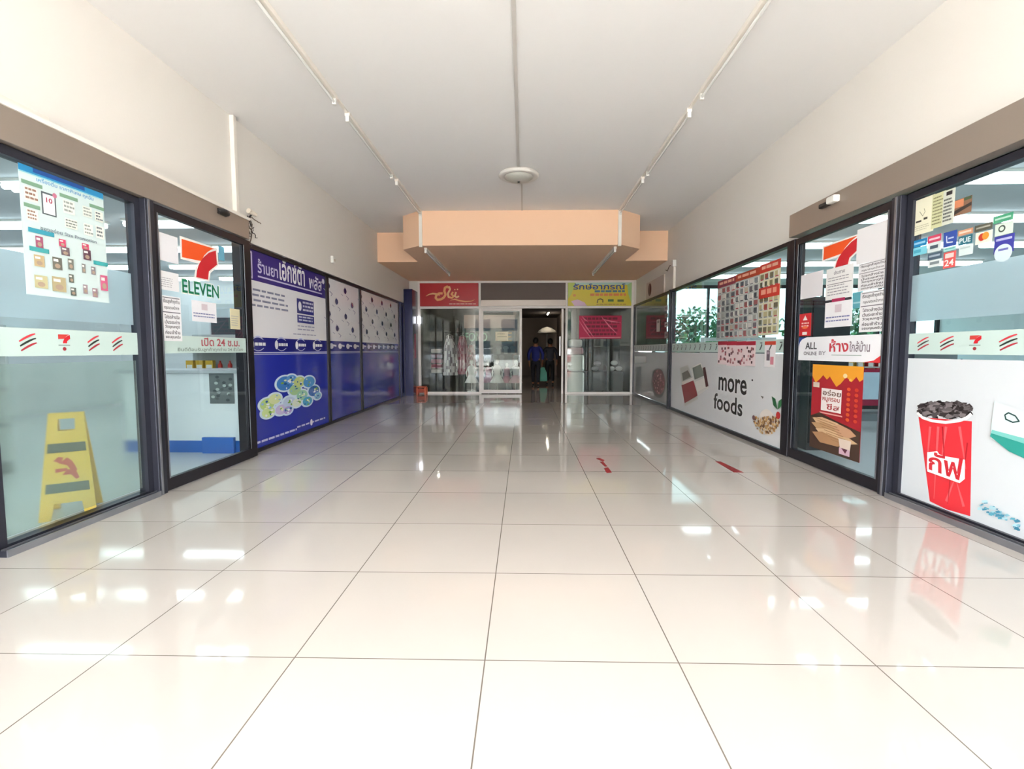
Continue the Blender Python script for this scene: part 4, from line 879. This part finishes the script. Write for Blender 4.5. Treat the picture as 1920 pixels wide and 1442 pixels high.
# right shop: dark cabinet and red framed stand
t = empty('drinks_cabinet', (3.86, 6.62, 0)); tag(t, 'tall dark cabinet just inside the right sliding door', 'cabinet')
MB().box(-.25, .25, -.3, .3, 0, 1.95, mat('charcoal_metal', '34363b', .4)).build('body', t, bevel=.01); MB().box(-.23, .23, -.32, -.3, .1, .95, mat('dark_cabinet_door', '25272b', .2)).build('door', t); MB().box(-.23, .23, -.32, -.3, 1.0, 1.9, mat('dark_cabinet_door', '')).build('door', t)
t = empty('display_stand', (5.65, 8.15, 0)); tag(t, 'wire display stand with a red framed notice inside the right shop', 'stand')
b = MB()
for x in (-.35, .35):
    for y in (-.2, .2): b.tube([(x, y, 0), (x, y, 1.15)], .012, CHROME, 8)
for z in (.33, 1.0, 1.14):
    for y in (-.2, .2): b.tube([(-.35, y, z), (.35, y, z)], .008, CHROME, 6)
    for k in range(8): b.tube([(-.35+.1*k, -.2, z), (-.35+.1*k, .2, z)], .004, CHROME, 5)
b.build('wire_frame', t); MB().box(-.38, .38, -.24, -.22, .40, .98, mat('crimson_board', 'a1203f', .4)).build('notice_frame', t); MB().box(-.32, .22, -.25, -.24, .50, .93, mat('pale_blue_sheet', 'c3d6e6', .5)).build('notice_sheet', t)
MB().box(-.33, .33, -.18, .18, .335, .42, mat('dark_basket', '3b3a38', .6)).build('basket', t)

# ---------------------------------------------------------------- rear shop and passage
RD = mat('rear_shop_wall', '4c4844', .8); RDD = mat('passage_wall', '7a6c62', .8)
box('ceiling', -3.3, 3.4, 14.7, 27, 2.9, 3.0, mat('rear_ceiling', '6c625c', .8), **st)
box('wall_left', -3.4, -3.3, 14.7, 27, 0, 3.0, RD, **st); box('wall_right', 3.3, 3.4, 14.7, 27, 0, 3.0, RD, **st)
box('wall_back', -3.3, -.35, 17.3, 17.4, 0, 2.9, RD, **st); box('wall_back', 1.75, 3.3, 17.0, 17.1, 0, 2.9, mat('rear_shop_wall', ''), **st)
box('wall_passage', -.35, -.25, 16.4, 24.9, 0, 2.9, RDD, **st); box('wall_passage', 1.65, 1.75, 15.6, 24.9, 0, 2.9, RDD, **st)
box('wall_back', -.35, 1.75, 25.0, 25.1, 0, 2.9, mat('far_passage_wall', '8f8377', .8), **st)
box('trim_15', -1.95, -.3, 16.05, 16.25, 2.0, 2.42, mat('pinkish_fascia', 'a88f86', .6), **st)
# garments
def garment(x, y, ztop, ln, w, c1, c2, label, rz=0, seed=0):
    t = empty('hanging_dress', (x, y, ztop), rz=rz); tag(t, label, 'dress'); r_ = random.Random(seed)
    b = MB(); n = 28; rows = 14; vs = []; ph = [r_.uniform(0, 6) for _ in range(3)]
    for j in range(rows):
        k = j/(rows-1); hw = w*(.40+.10*k) if k > .25 else w*(.22+.72*k); hd = .04+.05*k
        for i in range(n):
            a = 2*pi*i/n; wr = 1+.14*k*sin(6*a+ph[0])+.06*sin(11*a+ph[1]); vs.append((hw*cos(a)*wr, hd*sin(a)*wr, -ln*k))
    b.v = vs; mi = [b.mi(ink(c1, .8)), b.mi(ink(c2, .8))]
    for j in range(rows-1):
        for i in range(n):
            b.f.append([j*n+i, j*n+(i+1) % n, (j+1)*n+(i+1) % n, (j+1)*n+i]); b.m.append(mi[1] if r_.random() < .42 else mi[0]); b.sm.append(True)
    b.build('dress_cloth', t)
    MB().tube([(-w*.3, 0, -.02), (0, 0, .05), (0, 0, .10), (.02, 0, .13), (.04, 0, .10)], .006, CHROME, 6).build('hanger', t); MB().tube([(-w*.3, 0, -.02), (0, 0, .045), (w*.3, 0, -.02)], .008, CHROME, 6).build('hanger_bar', t)
garment(-2.33, 15.5, 1.74, 1.25, .42, 'ddd6d8', '857b80', 'white and grey patterned dress hanging behind the rear left window', seed=1)
garment(-1.95, 15.6, 1.72, 1.20, .40, 'b98a92', '9c4b5a', 'red and pink patterned dress hanging beside the white and grey one', seed=2)
garment(-1.68, 15.75, 1.45, 1.0, .30, 'c5a0a2', 'a65a60', 'narrow salmon dress at the right end of the rail in the rear left shop', seed=3)
t = empty('clothes_rail', (-2.05, 15.6, 0)); tag(t, 'black clothes rail carrying the dresses in the rear left shop', 'rail')
MB().tube([(-.50, 0, 1.85), (.62, 0, 1.85)], .014, DARK, 8).build('rail', t)
for s_ in (-.50, .60): MB().tube([(s_, 0, .0), (s_, 0, 1.85)], .02, DARK, 8).build('upright', t); MB().box(s_-.03, s_+.03, -.25, .25, 0, .03, DARK).build('foot', t)
for k, (z, c, nm) in enumerate(((.55, 'd2c8c6', 'whitish'), (.71, 'a2475c', 'dark red'), (.87, 'b77384', 'dusty pink'), (1.03, '6a3440', 'maroon'), (1.19, 'e2d8d6', 'cream'))):
    o = MB().box(-2.95, -2.62, 15.55, 15.85, z, z+.13, ink(c, .8)).build('folded_clothes', bevel=.03); tag(o, '%s folded clothes in the pile at the far left of the rear shop' % nm, 'clothes')
o = MB().box(-3.0, -2.58, 15.5, 15.9, 0, .55, mat('dark_display_box', '3a3838', .5)).build('display_block', bevel=.01); tag(o, 'dark block carrying the folded clothes in the rear shop', 'display block')
# child mannequins
def mannequin(x, y, h, top, skirt, label, seed, group=None):
    t = empty('child_mannequin', (x, y, 0)); tag(t, label, 'mannequin', group); s_ = h/.95; MW = mat('white_mannequin', 'e9e6e2', .4)
    b = MB(); b.lathe([(.001, .95), (.04, .945), (.055, .90), (.05, .85), (.025, .82), (.025, .79), (.085, .765), (.10, .72)], (0, 0, 0), MW, 14)
    b.tube([(0, 0, .72), (0, 0, .03)], .012, CHROME, 8); b.lathe([(.001, .03), (.13, .02), (.135, 0), (.001, 0)], (0, 0, 0), MW, 20)
    for q_ in (-1, 1): b.tube([(q_*.09, 0, .73), (q_*.15, 0, .58), (q_*.13, -.05, .45)], [.025, .021, .014], MW, 8)
    b.xf(Matrix.Scale(s_, 4)).build('figure', t)
    b = MB(); b.lathe([(.05, .79), (.10, .75), (.105, .66), (.09, .55), (.095, .50)], (0, 0, 0), ink(top, .8), 20)
    b.xf(Matrix.Scale(s_, 4)).build('top', t)
    b = MB(); n = 28; vs = []
    for j in range(6):
        k = j/5
        for i in range(n): a = 2*pi*i/n; r_ = (.09+.11*k)*(1+.12*k*sin(7*a+seed)); vs.append((r_*cos(a), r_*.8*sin(a), .51-.24*k))
    b.add(vs, [(j*n+i, j*n+(i+1) % n, (j+1)*n+(i+1) % n, (j+1)*n+i) for j in range(5) for i in range(n)], ink(skirt, .8), True); b.xf(Matrix.Scale(s_, 4)).build('skirt', t)
mannequin(-1.62, 15.15, .98, 'f2f0f0', 'f4f2f2', 'white dressed child mannequin just left of the rear door frame', 1)
mannequin(-1.12, 15.55, .92, 'b4607c', 'c98aa0', 'pink dressed child mannequin, leftmost behind the rear sliding door', 2)
mannequin(-.82, 15.1, 1.0, 'f4f1f0', 'eceff0', 'all white child mannequin with full skirt behind the rear sliding door', 3)
mannequin(-.54, 15.6, .88, 'c993a2', 'b4607c', 'small pink mannequin between the two white ones behind the rear door', 4)
mannequin(-.25, 15.15, .98, 'f3efef', 'd8a4b0', 'white topped mannequin with rose skirt at the right edge of the rear door', 5)
gp = []
r6 = random.Random(9)
for j in range(2):
    for i in range(7):
        c = r6.choice(['5f6a68', '8b9594', '4a5352', 'a7aeac', '6f7b78']); x = -1.78+.235*i+(.1 if j else 0); z = 1.42-.30*j
        b = MB(); b.add([(-.05,0,0),(.05,0,0),(.10,0,-.05),(.085,0,-.11),(.06,0,-.09),(.065,0,-.26),(-.065,0,-.26),(-.06,0,-.09),(-.085,0,-.11),(-.10,0,-.05)]+[(a_,.03,c_) for a_, c_ in ((-.05,0),(.05,0),(.10,-.05),(.085,-.11),(.06,-.09),(.065,-.26),(-.065,-.26),(-.06,-.09),(-.085,-.11),(-.10,-.05))],
              [list(range(10)), list(range(10, 20))[::-1]]+[(k, (k+1) % 10, (k+1) % 10+10, k+10) for k in range(10)], ink(c, .8)); o = b.build('small_shirt'); o.location = (x, 16.35, z-.26)
        tag(o, 'small greyish shirt hung in the %s row at the back of the rear left shop' % ('upper', 'lower')[j], 'shirt', 'small shirts in the %s row' % ('upper', 'lower')[j])
o = MB().box(-1.95, -.4, 16.4, 16.43, .75, 1.5, mat('grey_hanging_panel', '3f4947', .7)).build('cloth_backdrop'); tag(o, 'grey hanging panel behind the rows of small shirts', 'panel')
o = MB().box(-1.95, -.4, 16.0, 16.4, 0, .62, mat('dark_table', '363e3d', .6)).build('display_table', bevel=.01); tag(o, 'low grey display table behind the mannequins', 'table')
# right rear window contents
for k, (z0, z1, c, lb, w_) in enumerate(((0, .62, 'f0f3f2', 'big white packed bale, lowest of the stack in the rear right window', .26), (.64, 1.14, 'eef2ef', 'big white packed bale, second from the floor in the rear right window', .25), (1.16, 1.36, 'c99aa4', 'pink bale on the white ones in the rear right window', .23), (1.37, 1.60, 'd8d3d3', 'pale bale on top of the stack in the rear right window', .19))):
    o = MB().box(1.55-w_, 1.55+w_, 14.75, 15.15, z0, z1, ink(c, .7)).build('packed_bale', bevel=.05); tag(o, lb, 'bale')
for x, lb in ((2.03, 'left'), (2.60, 'right')):
    t = empty('black_post', (x, 15.2, 0)); tag(t, 'black display post behind the rear right window, %s of the two' % lb, 'post'); MB().box(-.045, .045, -.045, .045, .03, 1.75, DARK).build('post', t); MB().box(-.15, .15, -.15, .15, 0, .03, DARK).build('foot', t)
o = MB().box(1.85, 3.1, 15.4, 16.0, 0, .62, mat('dark_grey_counter', '2b2a30', .4)).build('display_table', bevel=.01); tag(o, 'dark grey display table in the rear right shop', 'table')
for k, (x, y, z, c, lb) in enumerate(((2.25,15.6,.62,'c9c6d0','grey'),(2.75,15.55,.62,'e6e2e2','white'),(3.0,15.6,.62,'f0eaea','off white'),(2.32,15.6,.78,'8b7f88','mauve'),(2.85,15.6,.80,'dcdcdc','light grey'))):
    t = MB().ball((x, y, z+.08), .085, ink(c, .4), 8, (1.4, 1, .9)).build('hat'); tag(t, '%s round hat on the dark table in the rear right shop' % lb, 'hat')

# ================================================================== PEOPLE
def skin(name, V, E, mats, parent=None, sub=2, root=0):
    me = bpy.data.meshes.new(name); me.from_pydata([v[:3] for v in V], E, []); o = bpy.data.objects.new(name, me); C.objects.link(o)
    md = o.modifiers.new('s', 'SKIN'); sk = me.skin_vertices[0].data
    for i, v in enumerate(V):
        r_ = v[3]; sk[i].radius = (r_, v[4] if len(v) > 4 else r_); sk[i].use_root = (i == root)
    md.use_smooth_shade = True; s2 = o.modifiers.new('u', 'SUBSURF'); s2.levels = s2.render_levels = sub
    bpy.context.view_layer.update(); nm = bpy.data.meshes.new_from_object(o.evaluated_get(bpy.context.evaluated_depsgraph_get()))
    o.modifiers.clear(); o.data = nm; bpy.data.meshes.remove(me); nm.name = name; nm.materials.clear(); nm.materials.append(mats)
    for p in nm.polygons: p.use_smooth = True
    if parent: o.parent = parent
    return o
def person(loc, rz, label, shirt, trousers, step=.12, arms=((.26, -.05, .80), (-.26, .05, .80)), sc=1.0, long=True):
    t = empty('person', loc, rz=rz); tag(t, label, 'person'); t.scale = (sc, sc, sc)
    # faces -y locally
    V = [(0,0,.93,.13,.10),(0,.0,1.12,.125,.09),(0,0,1.30,.16,.10),(0,.01,1.42,.09,.07),(0,0,1.50,.052),(0,-.015,1.60,.085,.10),(0,-.02,1.69,.075,.085)]
    E = [(0,1),(1,2),(2,3),(3,4),(4,5),(5,6)]
    V += [(0,-.125,1.59,.013)]; E += [(5,7)]       # nose
    for s_ in (-1, 1): V += [(s_*.095,0,1.60,.014)]; E += [(5, len(V)-1)]
    for j, s_ in enumerate((1, -1)):
        hx, hy, hz = arms[j]; b = len(V); sx_ = s_*.20
        ex, ey, ez = (sx_*1.15+hx)/2+s_*.03, hy*.4+.03, 1.13
        V += [(s_*.17,0,1.38,.055),(ex,ey,ez,.042),(hx,hy,hz+.05,.028),(hx,hy-.01,hz-.02,.034,.02)]; E += [(3,b),(b,b+1),(b+1,b+2),(b+2,b+3)]
        for k in range(4):
            fx = hx; fy = hy-.035+.022*k; n_ = len(V); l_ = (.055, .07, .066, .05)[k]
            V += [(fx, fy, hz-.06, .009), (fx-s_*.008, fy-.004, hz-.06-l_*.6, .008), (fx-s_*.022, fy-.006, hz-.06-l_, .007)]; E += [(b+3, n_), (n_, n_+1), (n_+1, n_+2)]
        n_ = len(V); V += [(hx-s_*.02, hy-.045, hz-.03, .010), (hx-s_*.03, hy-.055, hz-.075, .008)]; E += [(b+3, n_), (n_, n_+1)]
    for s_ in (-1, 1):
        b = len(V); fy = -step*s_; V += [(s_*.09,0,.86,.085),(s_*.10,fy*.45-.02,.50,.058),(s_*.10,fy+.02,.10,.038),(s_*.10,fy-.10,.045,.035)]; E += [(0,b),(b,b+1),(b+1,b+2),(b+2,b+3)]
    skin('body', V, E, SKIN, t)
    # clothes
    V = [(0,0,.84,.16,.13),(0,0,1.12,.15,.118),(0,0,1.30,.18,.12),(0,.01,1.40,.12,.09)]; E = [(0,1),(1,2),(2,3)]
    for j, s_ in enumerate((1, -1)):
        hx, hy, hz = arms[j]; b = len(V); ex, ey = (s_*.23+hx)/2+s_*.03, hy*.4+.03; V += [(s_*.18,0,1.37,.075),(ex,ey,1.14,.062)]; E += [(3,b),(b,b+1)]
        if long: V += [((ex*.25+hx*.75), (ey*.25+hy*.75), hz+.12, .045)]; E += [(b+1,b+2)]
    skin('shirt', V, E, ink(shirt, .8), t)
    V = [(0,0,1.0,.145,.115),(0,0,.90,.15,.12)]; E = [(0,1)]
    for s_ in (-1, 1):
        b = len(V); fy = -step*s_; V += [(s_*.09,0,.84,.10),(s_*.10,fy*.45-.02,.50,.078),(s_*.10,fy+.015,.12,.062)]; E += [(1,b),(b,b+1),(b+1,b+2)]
    skin('trousers', V, E, ink(trousers, .8), t)
    MB().ball((0, .018, 1.655), .112, HAIR, 10, (.92, 1.02, 1.05)).build('hair', t)
    for s_ in (-1, 1): MB().ball((s_*.10, -step*s_-.05, .04), .06, DARK, 8, (.75, 2.0, .65)).build('shoe', t)
    b = MB()
    for s_ in (-1, 1): b.ball((s_*.033, -.112, 1.625), .009, DARK, 6)
    b.build('eyes', t); MB().box(-.025, .025, -.118, -.108, 1.548, 1.556, mat('lips', '7d4038', .5)).build('mouth', t)
    return t
person((.42, 17.6, 0), radians(175), 'person in a dark blue top and dark trousers walking away in the rear passage', '2b3280', '1f1f28', arms=((.24, -.06, .80), (-.25, .10, .82)), sc=.98)
person((.97, 18.3, 0), radians(185), 'person in dark clothes holding a green bag in the rear passage', '3a3a44', '17181b', arms=((.27, -.02, .84), (-.25, .04, .82)), step=.06, sc=.97)
t = empty('carrier_bag', (.70, 18.28, .13)); tag(t, 'green carrier bag held by the person in dark clothes in the passage', 'bag')
b = MB(); b.add([(-.17,-.07,0),(.17,-.07,0),(.17,.07,0),(-.17,.07,0),(-.15,-.05,.32),(.15,-.05,.32),(.15,.05,.32),(-.15,.05,.32),(-.06,-.02,.52),(.06,-.02,.52),(.06,.02,.52),(-.06,.02,.52)], [(0,3,2,1),(0,1,5,4),(1,2,6,5),(2,3,7,6),(3,0,4,7),(4,5,9,8),(5,6,10,9),(6,7,11,10),(7,4,8,11),(8,9,10,11)], mat('green_bag_plastic', '2fa283', .45)); b.build('bag_body', t)
b = MB()
for s_ in (-1, 1): b.tube([(s_*.05, 0, .51), (s_*.02, 0, .62), (0, 0, .66)], .006, mat('green_bag_plastic', ''), 6)
b.build('bag_handle', t)
t = empty('parasol', (1.05, 22.5, 0)); tag(t, 'whitish round parasol standing far down the rear passage', 'parasol')  # pale umbrella shape stands in for the bright exit at the passage end
MB().lathe([(.001, 2.34), (.2, 2.29), (.38, 2.17), (.44, 2.06), (.43, 2.05), (.36, 2.14), (.001, 2.28)], (0, 0, 0), mat('cream_canopy', 'f1ebe0', .7), 24).build('canopy', t); MB().tube([(0, 0, .05), (0, 0, 2.3)], .018, CHROME, 8).build('pole', t); MB().lathe([(.001, .08), (.18, .06), (.2, 0), (.001, 0)], (0, 0, 0), DARK, 20).build('base', t)
t = empty('ceiling_light', (1.05, 21.6, 2.9)); tag(t, 'lit tube light on the ceiling deep in the rear passage', 'light')  # tube added to brighten the dark passage, no known fitting
MB().box(-.05, .05, -.6, .6, -.03, 0, WHT).build('housing', t); MB().tube([(0, -.58, -.05), (0, .58, -.05)], .015, mat('passage_fill_tube', 'fff3e0', .5, emit=16), 8).build('tube', t)
t = empty('ceiling_light', (-2.75, 15.6, 2.9)); tag(t, 'small lit round lamp at the top left inside the rear left shop', 'light')
MB().lathe([(.001, -.02), (.08, -.02), (.08, 0), (.001, 0)], (0, 0, 0), WHT, 20).build('housing', t); MB().ball((0, 0, -.07), .07, mat('lit_bulb', 'fff6e8', .5, emit=45), 10).build('bulb', t)
t = empty('ceiling_light', (-1.0, 15.4, 2.9)); tag(t, 'lit round lamp above the child mannequins', 'light')  # extra bulb added so the goods show in the dim left shop
MB().lathe([(.001, -.02), (.08, -.02), (.08, 0), (.001, 0)], (0, 0, 0), WHT, 20).build('housing', t); MB().ball((0, 0, -.07), .06, mat('lit_bulb', ''), 10).build('bulb', t)
t = empty('ceiling_light', (2.3, 15.6, 2.9)); tag(t, 'lit round lamp above the dark table in the rear right shop', 'light')  # bulb added to lift the dim right shop
MB().lathe([(.001, -.02), (.08, -.02), (.08, 0), (.001, 0)], (0, 0, 0), WHT, 20).build('housing', t); MB().ball((0, 0, -.07), .045, mat('lit_bulb', ''), 10).build('bulb', t)

# ================================================================== OUTSIDE
def car(x, y, rz, col, label):
    t = empty('parked_car', (x, y, -.05), rz=radians(rz)); tag(t, label, 'car'); m = mat('car_paint_'+col, col, .25, .1, coat=.6); G = mat('car_glass', '1c2328', .05)
    side = [(-2.1,.35),(2.05,.35),(2.12,.62),(1.95,.86),(1.0,.98),(-1.55,1.02),(-2.1,.95)]
    b = MB(); n = len(side); b.add([(px, -.82, pz) for px, pz in side]+[(px, .82, pz) for px, pz in side], [list(range(n)), list(range(n, 2*n))[::-1]]+[(i, i+n, (i+1) % n+n, (i+1) % n) for i in range(n)], m); b.build('body', t, bevel=.08)
    b = MB(); c_ = [(-1.6,1.0),(1.05,.97),(.35,1.44),(-1.1,1.47)]; vs = [(px, -.76+.12*(pz > 1.2), pz) for px, pz in c_]+[(px, .76-.12*(pz > 1.2), pz) for px, pz in c_]
    b.add(vs, [(0,1,2,3),(7,6,5,4),(0,4,5,1),(1,5,6,2),(3,7,4,0)], G); b.build('windows', t)
    MB().box(-1.08, .33, -.63, .63, 1.44, 1.48, m).build('roof', t, bevel=.02)
    for px in (-1.3, 1.3):
        for s_ in (-1, 1): MB().lathe([(.001, -.1), (.2, -.1), (.31, -.08), (.31, .08), (.2, .1), (.001, .1)], (px, s_*.75, .31), DARK, 20, ax='y').build('wheel', t)
    for s_ in (-1, 1): MB().box(2.0, 2.09, s_*.6-.18, s_*.6+.18, .62, .76, mat('headlamp', 'e8ecef', .1)).build('headlamp', t, bevel=.02)
car(-3.4, -11.5, 90, 'e9eaec', 'white car parked outside behind the camera, left of the hall'); car(.4, -12.0, 90, 'c9ccd0', 'silver car parked outside behind the camera, in the middle'); car(3.6, -11.6, 88, '9b2b30', 'dark red car parked outside behind the camera, right side')
def tree(x, y, h, r, label, seed, base=.4, dens=1700):
    t = empty('tree', (x, y, -.05)); tag(t, label, 'tree', None); r_ = random.Random(seed)
    MB().tube([(0, 0, 0), (.05, 0, h*.3), (0, .05, h*.6), (.05, 0, h*.85)], [.14, .11, .08, .03], mat('bark', '5c4a3a', .9), 8).build('trunk', t)
    b = MB(); gs = [ink(c, .7) for c in ('2f5a34', '3f6f3c', '284b30')]; bl = [(r_.uniform(-r*.6, r*.6), r_.uniform(-r*.6, r*.6), r_.uniform(h*base, h*.9), r_.uniform(.35, .6)*r) for _ in range(12)]
    for k in range(dens):
        cx, cy, cz, cr = r_.choice(bl); d = Vector((r_.gauss(0, 1), r_.gauss(0, 1), r_.gauss(0, 1))).normalized()*cr*r_.uniform(.75, 1.05); p = Vector((cx, cy, cz))+d
        u = Vector((r_.uniform(-1, 1), r_.uniform(-1, 1), r_.uniform(-1, 1))).normalized(); w = u.cross(d).normalized(); s_ = r_.uniform(.08, .16)
        b.add([p-u*s_, p+w*s_*.5, p+u*s_, p-w*s_*.5], [(0, 1, 2, 3)], r_.choice(gs))
    b.build('crown', t, fixn=False)
MB().box(3.4, 40, 13.45, 60, -.22, -.05, mat('outside_grass', '7d8a62', .9, noise=.3, bscale=3)).build('ground', **st)
for k, (x, y, h, r, lb) in enumerate(((7.2, 21, 2.9, 1.3, 'nearest the glass end of the right shop'), (9.9, 23.5, 3.3, 1.4, 'second from the hall, beyond the right shop'), (13.0, 22, 3.0, 1.4, 'third from the hall, beyond the right shop'), (17.0, 25, 3.5, 1.7, 'farthest from the hall, beyond the right shop'))):
    tree(x, y, h, r, 'low bushy tree %s' % lb, 30+k, .2)
tree(-8, -25, 6, 2.6, 'big tree across the car park behind the camera, left one', 41, .3, 2500); tree(7, -27, 6.5, 2.8, 'big tree across the car park behind the camera, right one', 42, .3, 2500)
t = empty('street_building', (0, -40, -.05)); tag(t, 'pale two storey building across the car park behind the camera', 'building')
MB().box(-16, 16, -4, 0, 0, 6.5, mat('pale_render', '9c968c', .8)).build('wall', t)
for j in range(2):
    for i in range(8): MB().box(-14.5+3.8*i, -12.3+3.8*i, -.05, .03, 1.0+3*j, 2.6+3*j, mat('dark_window_glass', '39444c', .1)).build('window', t)
MB().box(-16.4, 16.4, -4.2, .5, 6.5, 6.8, mat('grey_roof_edge', '8c8984', .7)).build('roof', t)
